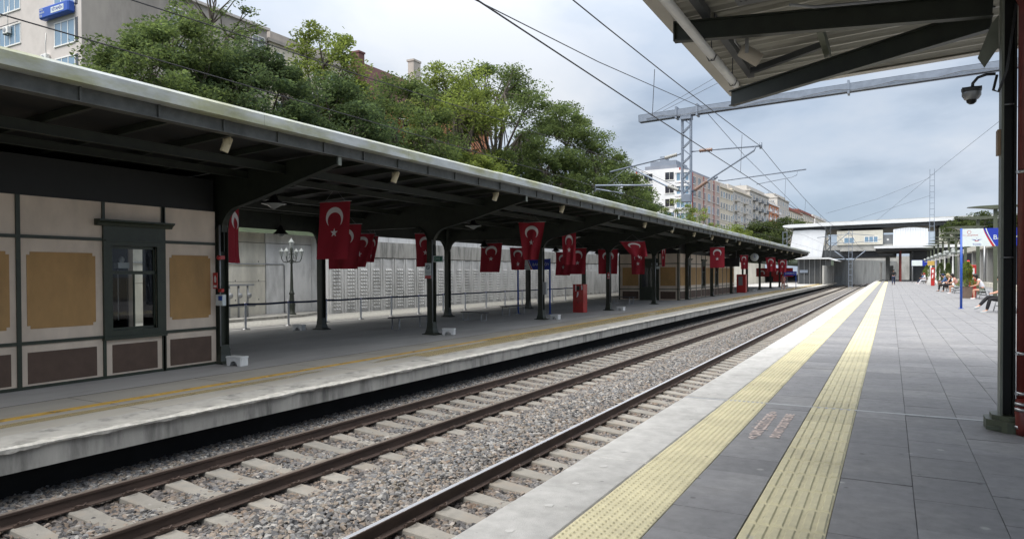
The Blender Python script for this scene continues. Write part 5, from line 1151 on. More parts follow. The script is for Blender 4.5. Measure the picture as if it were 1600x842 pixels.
# ================================================================== buildings on the hill
def apartment(label, P, u, nx, ny_, Lside, Lfront, z0, z1, wall, side, floors, cols_side, cols_front, glass_='windim', wallm2=None, balcony=None, roof=None, cornice=True, front_wins=True, wside=(1.3, 1.4), group='apartment blocks above the railway', extra=None, fh=3.0, ztop=None):
    """P: near corner (x, y); u: unit direction of the long side facade (away from the camera). The front facade runs to the left of P."""
    u = Vector((u[0], u[1], 0)).normalized(); w = Vector((-u.y, u.x, 0)); P = Vector((P[0], P[1], 0))
    t = thing('apartment_building', label, 'building', (P.x, P.y, z0), group=group)
    b = MB(); c = [P, P + u * Lside, P + u * Lside + w * Lfront, P + w * Lfront]
    def prism(b, c, za, zb): b.add([(q.x, q.y, za) for q in c] + [(q.x, q.y, zb) for q in c], [(3,2,1,0),(4,5,6,7),(0,1,5,4),(1,2,6,5),(2,3,7,6),(3,0,4,7)])
    prism(b, c, z0, z1); part(t, 'wall', b, side)
    b = MB(); e = [P - u * .06, P - u * .001, P + w * Lfront - u * .001, P + w * Lfront - u * .06]; prism(b, e, z0, z1 - .01); part(t, 'front_wall', b, wall)
    if cornice:
        b = MB(); o = .35; k = [P - u * o - w * o, P + u * (Lside + .02) - w * o, P + u * (Lside + .02) + w * (Lfront + o), P + w * (Lfront + o) - u * o]; prism(b, k, z1 + .002, z1 + .4); part(t, 'cornice', b, wall if not roof else roof)
    b = MB(); i = 1.2; k = [P + u * i + w * i, P + u * (Lside - i) + w * i, P + u * (Lside - i) + w * (Lfront - i), P + w * (Lfront - i) + u * i]; prism(b, k, z1 + .41 if cornice else z1 + .01, z1 + (1.9 if cornice else 1.0)); part(t, 'roof_top', b, roof or 'greyb')
    # one window (frame + pane) modelled facing -w (towards the line), shared by all windows of the facade
    def winmesh(ww, wh):
        f = MB(); f.box(-ww/2 - .08, ww/2 + .08, -.05, 0, -wh/2 - .08, -wh/2); f.box(-ww/2 - .08, ww/2 + .08, -.05, 0, wh/2, wh/2 + .08); f.box(-ww/2 - .08, -ww/2, -.05, 0, -wh/2, wh/2); f.box(ww/2, ww/2 + .08, -.05, 0, -wh/2, wh/2); f.box(-.03, .03, -.045, 0, -wh/2, wh/2); f.box(-ww/2 - .14, ww/2 + .14, -.14, .0, -wh/2 - .15, -wh/2 - .085)
        g = MB(); g.quad((-ww/2, -.02, -wh/2), (ww/2, -.02, -wh/2), (ww/2, -.02, wh/2), (-ww/2, -.02, wh/2))
        return f.mesh('window', M('white')), [g.mesh('pane', M(k)) for k in (glass_, 'windark', 'winblue')]
    F, G = winmesh(*wside)
    def place(q, ang, z):
        o = link('window', F, t, Vector((q.x, q.y, z)) - t.location, ang); link('pane', random.choices(G, (5, 3, 2))[0], o)
    a_side = math.atan2(u.y, u.x); a_front = math.atan2(-w.y, -w.x)
    for fl in range(floors):
        z = z1 - 1.7 - fl * fh
        if z < z0 + 1: break
        for k in range(cols_side):
            if balcony and k % balcony[0] == balcony[1]:
                q = P + u * (Lside * (k + .5) / cols_side)
                b = MB(); w2 = Lside / cols_side * .42; aa = q - u * w2 - w * 1.0; bb = q + u * w2 - w * 1.0
                prism(b, [q - u * w2 - w * .002, aa, bb, q + u * w2 - w * .002], z - 1.25, z - 1.12); prism(b, [aa + w * .05, aa, bb, bb + w * .05], z - 1.118, z - .3); o = part(t, 'balcony', b, balcony[2])
            place(P + u * (Lside * (k + .5) / cols_side) - w * .003, a_side, z)
        if front_wins:
            for k in range(cols_front): place(P + w * (Lfront * (k + .5) / cols_front) - u * .063, a_front, z)
    return t
MT['bluegrey'] = mat('blue_grey_sheet', (0.20, 0.23, 0.28), .6, .1, .5, world=True)
MT.update(pinkb=mat('pink_render', (0.46, 0.37, 0.33), .8, .08, .5, world=True), whiteb=mat('white_render', (0.72, 0.72, 0.74), .8, .06, .5, world=True), greyb=mat('grey_render', (0.48, 0.455, 0.42), .8, .08, .4, world=True),
 creamb=mat('cream_render_far', (0.60, 0.54, 0.44), .8, .08, .4, world=True), orangeb=mat('orange_render', (0.42, 0.17, 0.085), .8, .1, .5, world=True), maroon=mat('maroon_cladding', (0.135, 0.055, 0.05), .7, .12, .6, stretch=(1, 1, .3), world=True),
 redroof=mat('red_tiles', (0.25, 0.085, 0.06), .8, .15, 1.0, world=True), redline=mat('red_strip', (0.33, 0.05, 0.035), .6), paleb=mat('pale_render', (0.55, 0.51, 0.48), .85, .10, .35, .05, 8, c2=(0.30, 0.28, 0.26), c2amt=.5, c2sc=.35, world=True), sideb=mat('shaded_weathered_render', (0.38, 0.345, 0.31), .85, .14, .3, .08, 8, c2=(0.2, 0.185, 0.17), c2amt=.7, c2sc=.25, stretch=(1, 1, .4), world=True))
# near block at the left
BX, BY = -66.3, 38.4
t = thing('apartment_building', 'pale apartment block with air conditioners and a blue sign at the upper left', 'building', (BX, BY, 8))
b = MB(); b.box(-95, BX, BY, 60.4, 6, 30.9); part(t, 'wall', b, 'sideb')  # side facade's shade put into a darker, patchy weathered render
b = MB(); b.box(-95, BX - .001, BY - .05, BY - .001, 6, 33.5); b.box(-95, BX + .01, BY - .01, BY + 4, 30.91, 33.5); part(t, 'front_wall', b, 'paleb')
b = MB(); b.box(BX - 20, BX + .3, BY + 4.02, 60.7, 30.91, 31.2); part(t, 'roof_edge', b, 'paleb')
def bigwin(th, x0, x1, z0, z1, div, y=BY - .05):
    b = MB(); b.box(x0 - .1, x1 + .1, y - .10, y, z0 - .12, z0); b.box(x0 - .1, x1 + .1, y - .06, y, z1, z1 + .12)
    for k in range(div + 1): x = x0 + (x1 - x0) * k / div; b.box(x - .05, x + .05, y - .05, y, z0, z1)
    f = part(th, 'window', b, 'white'); b = MB()
    b.quad((x0, y - .02, z0), (x1, y - .02, z0), (x1, y - .02, z1), (x0, y - .02, z1)); part(f, 'pane', b, 'winblue')
    b = MB(); b.box(x1 + .12, x1 + .5, y - .03, y, z0, z1 + .1) if div == 3 else b.box(x0, x1, y - .25, y - .15, z1 + .125, z1 + .16); part(f, 'shutter', b, 'windark')
for zz in (24.6, 28.0, 21.2, 17.8): bigwin(t, -70.65, -67.35, zz - 1.15, zz + .95, 3); bigwin(t, -80.6, -76.7, zz + 2.2 - 1.0 - 1.15 + .2, zz + 2.35 - .2, 4)
for x, z in ((-78.7, 26.3), (-71.9, 22.5)):
    a = thing('air_conditioner', 'white air conditioner unit on the pale block, %s window' % ('below the far left' if x < -75 else 'left of the lower right'), 'air conditioner', (x, BY - .3, z), group='air conditioners on the pale block')
    b = MB(); b.bbox(x - .45, x + .45, BY - .50, BY - .12, z - .35, z + .35, .03); part(a, 'body', b, 'white')
    b = MB(); b.lathe([(0, .01), (.24, .01), (.26, 0)], (x - .1, BY - .51, z), 14, rot=Matrix.Rotation(R(90), 3, 'X')); part(a, 'fan_grille', b, 'grey')
    b = MB(); b.box(x - .4, x - .35, BY - .5, BY - .05, z - .45, z - .36); b.box(x + .35, x + .4, BY - .5, BY - .05, z - .45, z - .36); part(a, 'bracket', b, 'darkm')
    b = MB(); b.tube([(x - .3, BY - .08, z + .3), (x - .35, BY - .08, z + 1.6), (x - .2, BY - .08, z + 2.5)], .04, 5); part(a, 'hose', b, 'white')
sg = thing('wall_sign', 'blue box sign with white panel high on the pale block', 'sign', (-69.3, BY - .4, 26.6))
b = MB(); b.bbox(-72.1, -67.2, BY - .75, BY - .06, 26.05, 27.15, .12); part(sg, 'box', b, 'blue'); yy = BY - .757
b = MB(); b.box(-70.0, -67.9, yy - .01, yy, 26.3, 26.85); part(sg, 'white_panel', b, 'signw')
text(sg, 'lettering', 'VİTAMİN', .42, 'navy', facing((-69.85, yy - .02, 26.57), (0, -1, 0)), .005); text(sg, 'lettering', 'ÖZEL', .24, 'signw', facing((-71.9, yy - .01, 26.9), (0, -1, 0)), .005); text(sg, 'lettering', 'KLİNİK', .24, 'signw', facing((-71.9, yy - .01, 26.6), (0, -1, 0)), .005); text(sg, 'lettering', 'DİŞ', .24, 'signw', facing((-71.9, yy - .01, 26.3), (0, -1, 0)), .005)
# side windows of the block
for y, z in ((47.5, 28.6), (47.5, 25.2), (58.2, 28.9), (58.2, 25.2), (53, 25)):
    b = MB(); 
    for k in (0, 1, 2): b.box(BX, BX + .08, y + k * .9 - .05, y + k * .9 + .05, z - .9, z + .9)
    b.box(BX, BX + .08, y, y + 1.8, z + .9, z + 1.0); b.box(BX, BX + .12, y, y + 1.8, z - 1.0, z - .9); f = part(t, 'window', b, 'white'); b = MB(); b.quad((BX + .03, y, z - .9), (BX + .03, y + 1.8, z - .9), (BX + .03, y + 1.8, z + .9), (BX + .03, y, z + .9)); part(f, 'pane', b, 'windim')
# second, orange-beige block
apartment('beige and orange block behind the tall thin tree', (BX, 60.8), (0, 1), 0, 0, 15.6, 16, 8, 29.7, 'creamb', 'creamb', 5, 5, 3, glass_='windark', roof='sideb', group=None)
t = thing('apartment_building', 'orange block with maroon mansard roof and two chimneys behind the trees', 'building', (BX + .5, 78, 8))
b = MB(); b.box(-84, -65.5, 77.6, 112, 6, 27.2); part(t, 'wall', b, 'orangeb')
b = MB(); b.plate([(-85, 27.2), (-65.2, 27.2), (-66.2, 31.6), (-84, 31.6)], 'y', 77.5, 113); part(t, 'mansard_roof', b, 'maroon')
b = MB(); b.box(-67.0, -65.6, 76.2, 77.4, 22, 32.6); b.box(-67.1, -65.5, 76.1, 77.5, 32.6, 32.85); part(t, 'chimney', b, 'maroon')
b = MB(); b.box(-66.3, -65.2, 88.5, 90.3, 30, 34.6); b.box(-66.5, -65.1, 88.4, 90.4, 34.6, 34.9); part(t, 'chimney', b, 'sideb')
for i in range(5):
    y = 80 + i * 6; b = MB(); b.box(-65.5, -65.4, y, y + 1.6, 23.6, 25.4); f = part(t, 'window', b, 'white'); b = MB(); b.quad((-65.39, y + .1, 23.7), (-65.39, y + 1.5, 23.7), (-65.39, y + 1.5, 25.3), (-65.39, y + .1, 25.3)); part(f, 'pane', b, 'windark')
b = MB(); b.plate([(-65.4, 24.9), (-62.5, 24.1), (-62.5, 24.3), (-65.4, 25.1)], 'y', 84, 92); part(t, 'awning', b, 'signw')
# the receding row of blocks above the canopy
u = (0.055, 1)
row = [((-41.3, 155.4), 33.0, 10.0, 25.0, 'whiteb', 'pinkb', 6, 8, 2, 'white apartment block with red edge strips, nearest of the far row', None, 'windark'),
 ((-40.4, 189), 16.5, 10, 24.4, 'creamb', 'creamb', 5, 6, 3, 'cream apartment block, second of the far row', None, 'windim'),
 ((-40.1, 206), 25, 10, 25.2, 'creamb', 'greyb', 5, 7, 3, 'pale yellow block with grey side, third of the far row', (3, 1, 'greyb'), 'windim'),
 ((-39.4, 231.6), 29, 11, 27.6, 'greyb', 'greyb', 6, 7, 3, 'grey block with heavy cornice and small balconies, fourth of the far row', (2, 1, 'darkm'), 'windark'),
 ((-38.7, 261.6), 22, 9, 26.2, 'whiteb', 'orangeb', 5, 5, 3, 'orange and white block, fifth of the far row', (2, 0, 'whiteb'), 'windim'),
 ((-38.2, 284.5), 24, 11, 30.2, 'greyb', 'greyb', 5, 5, 3, 'grey block with railings on its roof, sixth of the far row', None, 'windim'),
 ((-37.3, 310), 34, 10, 27.4, 'creamb', 'creamb', 4, 7, 3, 'cream block with red tiled roof, seventh of the far row', None, 'windim'),
 ((-36.2, 346), 40, 12, 29.0, 'greyb', 'creamb', 4, 8, 3, 'low beige block with red roof, eighth of the far row', None, 'windim'),
 ((-34.0, 390), 50, 12, 29.5, 'whiteb', 'creamb', 4, 9, 3, 'pale block farthest along the row', None, 'windim')]
for i, (Pp, Ls, Lf, z1, wl, sd_, fl, cs, cf, lab, bal, gl) in enumerate(row):
    tt = apartment(lab, Pp, u, 0, 0, Ls - .3, Lf + 0.0, 6, z1, wl, sd_, fl, cs, cf, glass_=gl, balcony=bal, roof='redroof' if i in (6, 7) else ('bluegrey' if i == 0 else None), wside=(2.0, 1.7) if i == 0 else (1.5, 1.5), cornice=(i != 0))
    if i == 0:
        W0 = Vector((-1, .055, 0))
        for k, wq in ((0, 10.0), (1, .0)):
            b = MB(); b.box(Pp[0] - wq - .25, Pp[0] - wq + .05, Pp[1] - .3, Pp[1] - .07, 6, z1); part(tt, 'red_strip', b, 'redline')
        for y in (164, 173, 182): b = MB(); b.box(Pp[0] - .2 + (y - 155) * .055, Pp[0] + .12 + (y - 155) * .055, y, y + .35, 6, z1); part(tt, 'red_strip', b, 'redline')
        for fl_ in range(5):
            z = z1 - 2.9 - fl_ * 3.0; b = MB(); cx, cy = Pp[0] + .1, Pp[1] + 1.5
            b.lathe([(1.9, 0), (1.9, 1.7)], (cx, cy, z), 12, sm=False); bw = part(tt, 'bay_window', b, 'winblue'); b = MB(); b.lathe([(0, -.5), (2.1, -.5), (2.1, -.01), (0, -.01)], (cx, cy, z), 12, sm=False); b.lathe([(0, 1.71), (2.1, 1.71), (2.1, 2.3), (0, 2.3)], (cx, cy, z), 12, sm=False)
            for a in range(0, 360, 30): b.box(cx + 1.93 * math.cos(R(a)) - .06, cx + 1.93 * math.cos(R(a)) + .06, cy + 1.93 * math.sin(R(a)) - .06, cy + 1.93 * math.sin(R(a)) + .06, z, z + 1.7)
            part(bw, 'bay_band', b, 'whiteb')
        b = MB(); b.box(-49, -43, 158, 168, z1 + .0, z1 + 2.2); b.box(-47, -45.5, 159, 161, z1 + 2.2, z1 + 3.4); part(tt, 'penthouse', b, 'bluegrey')
    if i in (5, 7, 3):
        b = MB(); x, y = Pp[0] - 4, Pp[1] + 6
        b.tube([(x, y, z1), (x, y, z1 + 3.2)], .06, 4); b.box(x - .8, x + .8, y - .05, y + .05, z1 + 2.4, z1 + 2.5); part(tt, 'antenna', b, 'darkm')

# ================================================================== trees
def leafmat(name, c, var=.35, hue=(1.3, 1.15, .7)):
    m = bpy.data.materials.new(name); m.use_nodes = True; t = m.node_tree; b = t.nodes['Principled BSDF']; n = t.nodes.new; l = t.links.new
    b.inputs['Roughness'].default_value = .85; b.inputs['Specular IOR Level'].default_value = .1
    g = n('ShaderNodeNewGeometry'); mx = n('ShaderNodeMixRGB'); mx.inputs['Color1'].default_value = (*[q * (1 - var) for q in c], 1); mx.inputs['Color2'].default_value = (*[q * (1 + var) * h for q, h in zip(c, hue)], 1)
    l(g.outputs['Random Per Island'], mx.inputs['Fac'])
    no = n('ShaderNodeTexNoise'); no.inputs['Scale'].default_value = .45; l(g.outputs['Position'], no.inputs['Vector']); mr = n('ShaderNodeMapRange'); mr.inputs[1].default_value = .35; mr.inputs[2].default_value = .65; mr.inputs[3].default_value = .7; mr.inputs[4].default_value = 1.35; l(no.outputs['Fac'], mr.inputs[0])
    s = n('ShaderNodeVectorMath'); s.operation = 'SCALE'; l(mx.outputs[0], s.inputs[0]); l(mr.outputs[0], s.inputs['Scale']); l(s.outputs[0], b.inputs['Base Color'])
    tl = n('ShaderNodeBsdfTranslucent'); l(s.outputs[0], tl.inputs['Color']); x = n('ShaderNodeMixShader'); x.inputs[0].default_value = .5; l(b.outputs[0], x.inputs[1]); l(tl.outputs[0], x.inputs[2]); l(x.outputs[0], t.nodes['Material Output'].inputs['Surface'])
    return m
LM = dict(mid=leafmat('leaves_mid', (0.098, 0.146, 0.070)), light=leafmat('leaves_light', (0.150, 0.205, 0.070)), dark=leafmat('leaves_dark', (0.072, 0.114, 0.066)), far=leafmat('leaves_far', (0.055, 0.08, 0.04)))
def tree(label, base, h, rad, lm, seed, nleaf=9000, leaf=.34, clumps=46, flat=.75, lean=(0, 0), bare=False, kind='tree', crown_low=.25, cs=1.0, group='trees on the bank above the railway'):
    r = np.random.default_rng(seed); rr = random.Random(seed)
    t = thing('bushy_tree' if kind == 'tree' else kind, label, 'tree' if kind != 'shrub' else 'shrub', base, group=group); B = Vector(base)
    tb = MB(); top = B + Vector((lean[0], lean[1], h)); trunkr = max(.07, h * .018)
    fork = B + Vector((lean[0] * .3, lean[1] * .3, h * .35)); tb.tube([B - Vector((0, 0, .5)), B + (fork - B) * .5 + Vector((rr.uniform(-.2, .2), 0, 0)), fork], [trunkr * 1.3, trunkr, trunkr * .85], 7)
    cc = []; cz = B.z + h * (crown_low + 1) / 2; hz = h * (1 - crown_low) / 2
    for i in range(int(clumps * 1.5)):
        while True:
            p = r.uniform(-1, 1, 3)
            d = np.linalg.norm(p)
            if .25 < d < 1: break
        p = p / d * (d ** .55)
        c = Vector((B.x + lean[0] * .6 + p[0] * rad * (1 - .25 * max(0, p[2])), B.y + lean[1] * .6 + p[1] * rad * (1 - .25 * max(0, p[2])), cz + p[2] * hz))
        cc.append((c, rad * rr.uniform(.10, .27) * cs))
    mains = []
    for i in range(7):
        a = i * 2 * math.pi / 7 + rr.uniform(-.3, .3); e = fork + Vector((math.cos(a) * rad * .45, math.sin(a) * rad * .45, h * rr.uniform(.18, .42)))
        m_ = (fork + e) / 2 + Vector((rr.uniform(-.3, .3), rr.uniform(-.3, .3), -.1 * h * .3)); tb.tube([fork, m_, e], [trunkr * .6, trunkr * .42, trunkr * .28], 5, False); mains.append(e)
    mains.append(fork + Vector((0, 0, h * .4))); tb.tube([fork, mains[-1]], [trunkr * .7, trunkr * .3], 5, False)
    for c, s in cc:
        e = min(mains, key=lambda q: (q - c).length); m_ = (e + c) / 2 + Vector((rr.uniform(-.2, .2), rr.uniform(-.2, .2), rr.uniform(-.3, .1)))
        tb.tube([e, m_, c + (c - e).normalized() * s * .4], [trunkr * .24, trunkr * .16, trunkr * .06], 4, False)
    part(t, 'trunk', tb, 'bark')
    n = int(nleaf * 2.0); leaf *= .66; sel = r.integers(0, len(cc), n); C = np.array([[*c] for c, s in cc])[sel]; Sg = np.array([s for c, s in cc])[sel]
    d = r.normal(size=(n, 3)); d /= np.linalg.norm(d, axis=1)[:, None]; rad_ = r.random(n) ** .4
    P = C + d * (Sg * rad_)[:, None] * np.array([1.25, 1.25, flat]); stray = r.random(n) < .06; P[stray] += r.normal(size=(stray.sum(), 3)) * Sg[stray][:, None] * .2
    # leaf spray: a drooping blade of two faces
    az = r.uniform(0, 2 * math.pi, n); dr = r.uniform(-.9, .25, n); Ld = np.stack([np.cos(az) * np.cos(dr), np.sin(az) * np.cos(dr), np.sin(dr)], 1)
    sd_ = np.cross(Ld, r.normal(size=(n, 3))); sd_ /= np.linalg.norm(sd_, axis=1)[:, None] + 1e-9
    Ln = leaf * r.uniform(.6, 1.35, n); Wd = Ln * r.uniform(.16, .30, n)
    a = P - Ld * Ln[:, None] / 2; e = P + Ld * Ln[:, None] / 2; m1 = P + sd_ * Wd[:, None] + Ld * (Ln * -.1)[:, None]; m2 = P - sd_ * Wd[:, None] + Ld * (Ln * .12)[:, None]
    V = np.stack([a, m1, e, m2], 1).reshape(-1, 3) - np.array(base)
    me = bpy.data.meshes.new('crown'); me.vertices.add(len(V)); me.vertices.foreach_set('co', V.astype('f').ravel()); me.loops.add(4 * n); me.loops.foreach_set('vertex_index', np.arange(4 * n)); me.polygons.add(n); me.polygons.foreach_set('loop_start', np.arange(0, 4 * n, 4)); me.polygons.foreach_set('loop_total', np.full(n, 4)); me.materials.append(LM[lm]); me.update()
    link('crown', me, t); return t
tree('dense dark tree with drooping leaves in front of the pale block, at far left', (-35.2, 25.2, 6.0), 10.0, 4.6, 'mid', 11, 24000, .34, 80, crown_low=.0)
tree('bare-branched tree standing behind the leftmost dense tree', (-41, 32.5, 7), 15.5, 3.0, 'mid', 12, 1500, .36, 34, crown_low=.45)
tree('large dark tree in the middle of the left group, before the beige block', (-33.2, 29.2, 5.2), 9.3, 4.8, 'dark', 13, 24000, .34, 80, crown_low=.0)
tree('thin tall light tree rising above the roofline of the beige block', (-33.0, 34.8, 6), 12.3, 2.6, 'light', 14, 6500, .34, 46, crown_low=.35, cs=1.5)
tree('dark leafy tree under the thin tall one', (-30.8, 33.0, 5.3), 8.2, 4.3, 'dark', 15, 17000, .34, 64, crown_low=.0)
tree('mid green tree in front of the orange block', (-31, 40.0, 5.2), 10.2, 4.6, 'mid', 16, 16000, .34, 60, crown_low=.0)
tree('tall open light green tree left of the middle gap in the clouds', (-31.0, 47.5, 5), 13.6, 4.9, 'light', 17, 15000, .34, 60, crown_low=.1, cs=1.25)
tree('tall dark-stemmed tree with layered branches, tallest of the group', (-30.3, 53.0, 5), 15.3, 5.0, 'mid', 18, 15000, .34, 56, crown_low=.15, flat=.55, cs=1.2)
tree('bright green low tree under the tallest tree', (-28.5, 45.0, 4.6), 6.2, 4.0, 'light', 19, 10000, .36, 46, crown_low=.0)
tree('dark bushy tree in the gap between the tallest and the right tree', (-29, 59.5, 5), 8.8, 4.6, 'mid', 20, 11000, .40, 50, crown_low=.0)
tree('broad rounded tree right of the tallest, before open sky', (-28.8, 64.6, 5), 13.4, 5.8, 'mid', 21, 27000, .36, 84, crown_low=.05, flat=.6)
tree('smaller dark tree sloping down at the right end of the group', (-27.0, 73.5, 5), 9.2, 4.9, 'mid', 22, 14000, .37, 58, crown_low=.0)
tree('low dark tree at the right foot of the group', (-27.5, 82, 5), 6.6, 4.0, 'dark', 23, 8000, .42, 40, crown_low=.0)
tree('slender sapling before the white far block', (-32.5, 119, 6), 8.6, 3.6, 'light', 24, 2200, .42, 22, crown_low=.2)
tree('thin sapling before the pink facade', (-30.5, 128, 6), 7.2, 3.4, 'light', 25, 1500, .42, 18, crown_low=.2)
tree('rounded bright shrub above the canopy roof, left', (-27.0, 140, 5), 5.4, 5.0, 'light', 26, 5000, .55, 30, crown_low=.0)
tree('dark round tree left of the station roof', (-23.5, 152, 4), 7.6, 6.0, 'far', 27, 7000, .6, 40, crown_low=.0)
tree('dark round tree touching the station roof', (-20.5, 166, 4), 9.8, 6.5, 'far', 28, 7000, .6, 40, crown_low=.0)
tree('dark tree low between the shrubs', (-26.5, 165, 4), 7.6, 6.0, 'far', 29, 5000, .6, 36, crown_low=.0)
tree('tree behind the near post at the right', (14.5, 131, 0), 11.6, 4.5, 'far', 30, 6000, .5, 36, crown_low=.3, group='trees beyond the paved platform')
tree('small tree over the far right roof', (10.8, 133, 0), 10.4, 3.4, 'far', 31, 3500, .5, 28, crown_low=.5, group='trees beyond the paved platform')
tree('dark tree behind the right platform wall', (16, 95, 0), 6.5, 4.0, 'dark', 32, 7000, .4, 36, crown_low=.0, group='trees beyond the paved platform')
# rough green growth along the top of the wall
b = MB(); rr = random.Random(5)
for i in range(16000):
    y = rr.uniform(5, 45 if i % 2 else 95); x = -26.6 - abs(rr.gauss(0, 1)) * 1.6; z = 3.55 + (-26.6 - x) * .5 + rr.uniform(0, .9 if i % 2 else .4); L_ = rr.uniform(.12, .32); a = rr.uniform(0, 6.28)
    b.add([(x, y, z), (x + L_ * .3 * math.cos(a), y + L_ * .3 * math.sin(a), z + L_ * .6), (x + L_ * .6 * math.cos(a), y + L_ * .6 * math.sin(a), z + L_ * .7), (x + L_ * .3 * math.cos(a + .6), y + L_ * .3 * math.sin(a + .6), z + L_ * .3)], [(0, 1, 2, 3)])
o = link('undergrowth', b.mesh('undergrowth', LM['mid'], recalc=False)); tag(o, 'green weeds and creepers along the top of the wall', 'undergrowth', kind='stuff')

# ================================================================== station building across the line, far end
ST = thing('station_building', 'white and beige station building bridging the tracks under a long thin roof', 'building', (0, 150, 0))
b = MB(); prof = [(-18.3, 10.35), (-18.1, 10.15), (-17, 10.02), (-12, 10.12), (36, 10.75), (36, 11.2), (10, 10.95), (-12, 10.7), (-17, 10.65), (-18.1, 10.5)]
b.plate(prof, 'y', 143.2, 166); part(ST, 'roof', b, 'roofw')
b = MB(); b.plate([(-12, 10.72), (20, 11.05), (20, 11.35), (-12, 10.95)], 'y', 145, 150); part(ST, 'roof_ridge', b, 'greyw')
b = MB(); b.plate([(-16.5, 9.5), (34, 9.9), (34, 10.5), (-16.5, 9.98)], 'y', 144.5, 165); part(ST, 'roof_void_shade', b, 'darkm')  # solid dark block painted as the shaded void under the roof
b = MB(); b.plate([(-16.4, 9.45), (-13.5, 9.55), (-10.7, 9.4), (-11.4, 4.3), (-17.3, 4.3)], 'y', 143.9, 144.3); part(ST, 'curved_panel', b, 'panelw')
b = MB()
for k in range(1, 6): x = -16.8 + k * .95; b.bar((x - .15 + .02 * k, 143.88, 4.3), (x + .02 * k, 143.88, 9.4), .03, .02)
part(ST, 'panel_ribs', b, 'roofw')
b = MB(); b.box(-8.8, -1.2, 144, 158, 6.55, 9.15); part(ST, 'upper_storey', b, 'beige')
b = MB(); b.box(-11.3, .45, 144.3, 158, 5.6, 6.54); b.box(-8.2, -2.0, 143.2, 144.28, 5.35, 5.6); part(ST, 'lower_band', b, 'greyw')
for x0, x1, z0, z1, n in ((-7.6, -5.9, 6.95, 7.85, 2), (-4.2, -2.0, 7.0, 7.95, 3)):
    b = MB()
    for k in range(n + 1): x = x0 + (x1 - x0) * k / n; b.box(x - .05, x + .05, 143.93, 143.99, z0, z1)
    b.box(x0 - .05, x1 + .05, 143.93, 143.985, z0 - .08, z0 - .001); b.box(x0 - .05, x1 + .05, 143.93, 143.985, z1 + .001, z1 + .08); f = part(ST, 'window', b, 'white'); b = MB(); b.quad((x0, 143.97, z0), (x1, 143.97, z0), (x1, 143.97, z1), (x0, 143.97, z1)); part(f, 'pane', b, 'winblue')
b = MB(); b.box(-1.15, .42, 145, 145.2, 6.55, 8.3); part(ST, 'glazed_link', b, 'windim'); b = MB(); b.lathe([(0, 0), (.2, 0)], (-.4, 144.98, 7.4), 8, rot=Matrix.Rotation(R(90), 3, 'X')); part(ST, 'white_mark', b, 'white')
b = MB(); n = 14
for i in range(n):
    x0 = .45 + 5.45 * i / n; x1 = .45 + 5.45 * (i + 1) / n; z0 = 9.15 + .28 * math.sin(math.pi * i / n); z1 = 9.15 + .28 * math.sin(math.pi * (i + 1) / n)
    b.plate([(x0 + .01, 4.9), (x1 - .01, 4.9), (x1 - .01, z1), (x0 + .01, z0)], 'y', 143.8 + (.04 if i % 2 else 0), 144.3)
part(ST, 'white_panel', b, 'panelw')
b = MB(); b.box(7.6, 34, 145, 158, 5.0, 9.35); part(ST, 'side_storey', b, 'beige')
for k in range(6): b = MB(); x = 10.2 + k * 2.1; b.box(x, x + 1.3, 144.9, 144.99, 7.2, 8.2); part(ST, 'side_window', b, 'windark')
b = MB(); b.box(-11.5, 1, 144.35, 160, 4.3, 5.58); part(ST, 'deck_beam', b, 'darkm')
for x in (-10.9, -.4, 7.2): b = MB(); b.box(x - .35, x + .35, 146, 147, -1.4, 5.6); part(ST, 'pier', b, 'greyw')
t = thing('lattice_tower', 'dark lattice tower beside the curved white panel', 'mast', (-10.1, 142, -1)); b = MB(); lattice(b, (-10.15, 142, -1), (-10.15, 142, 10.0), .8, .5, .8, .12, .06); part(t, 'lattice', b, 'darkm')
b = MB(); b.box(-9.4, 6, 230, 230.5, -1.4, 6); b.add([(-9.6, 118 + 30, -1.4), (2, 232, -1.4), (2, 232, 4.6), (-9.6, 148, 4.0)], [(0, 1, 2, 3)]); b.box(-9.9, -9.6, 126, 148, -1.4, 2.6)
for k in range(9): b.box(-9.58, -9.5, 127 + k * 2.4, 127.12 + k * 2.4, -1.3, 2.5)
solo('cutting_wall', b, 'greyw', 'grey concrete wall of the cutting beyond the platforms, under the station', 'wall')
# glazed shelter on the old platform
t = thing('platform_shelter', 'dark glazed shelter with pale flat roof at the far end of the old platform', 'shelter', (-12, 134, ZL))
b = MB(); b.plate([(-14.6, 3.75), (-9.2, 3.75), (-8.0, 3.35), (-7.95, 3.5), (-9.2, 3.98), (-14.6, 3.98)], 'y', 130, 143); part(t, 'roof', b, 'roofw')
b = MB(); b.box(-14.3, -9.7, 131.5, 142, ZL, 3.74); part(t, 'body', b, 'darkm')
for k in range(6): b = MB(); x = -14.1 + k * .86; b.box(x, x + .07, 131.3, 131.48, ZL, 3.7); part(t, 'mullion', b, 'grey')
b = MB(); b.box(-13.9, -12.6, 131.2, 131.28, 1.4, 1.9); part(t, 'name_board', b, 'galv')
# canopy over the far end of the paved platform
t = thing('far_canopy', 'pale-edged dark canopy over the far end of the paved platform', 'canopy', (4, 135, 0))
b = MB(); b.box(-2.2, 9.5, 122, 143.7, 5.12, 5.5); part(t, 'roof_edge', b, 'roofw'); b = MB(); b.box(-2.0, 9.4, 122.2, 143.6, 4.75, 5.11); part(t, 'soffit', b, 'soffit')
for x, y in ((1.4, 124), (1.4, 134), (7, 124)): b = MB(); b.box(x - .14, x + .14, y - .14, y + .14, 0, 4.74); part(t, 'post', b, 'redpipe')
b = MB(); b.box(3.0, 3.2, 125, 143, 0, 4.74); b.box(3.2, 9, 126, 126.2, 0, 4.74); part(t, 'dark_wall', b, 'darkm')
b = MB(); b.box(-.1, .5, 141, 143, 0, 2.6); b.box(-1.6, -1.3, 138, 143, 0, 3.2); part(t, 'kiosk', b, 'greyw')

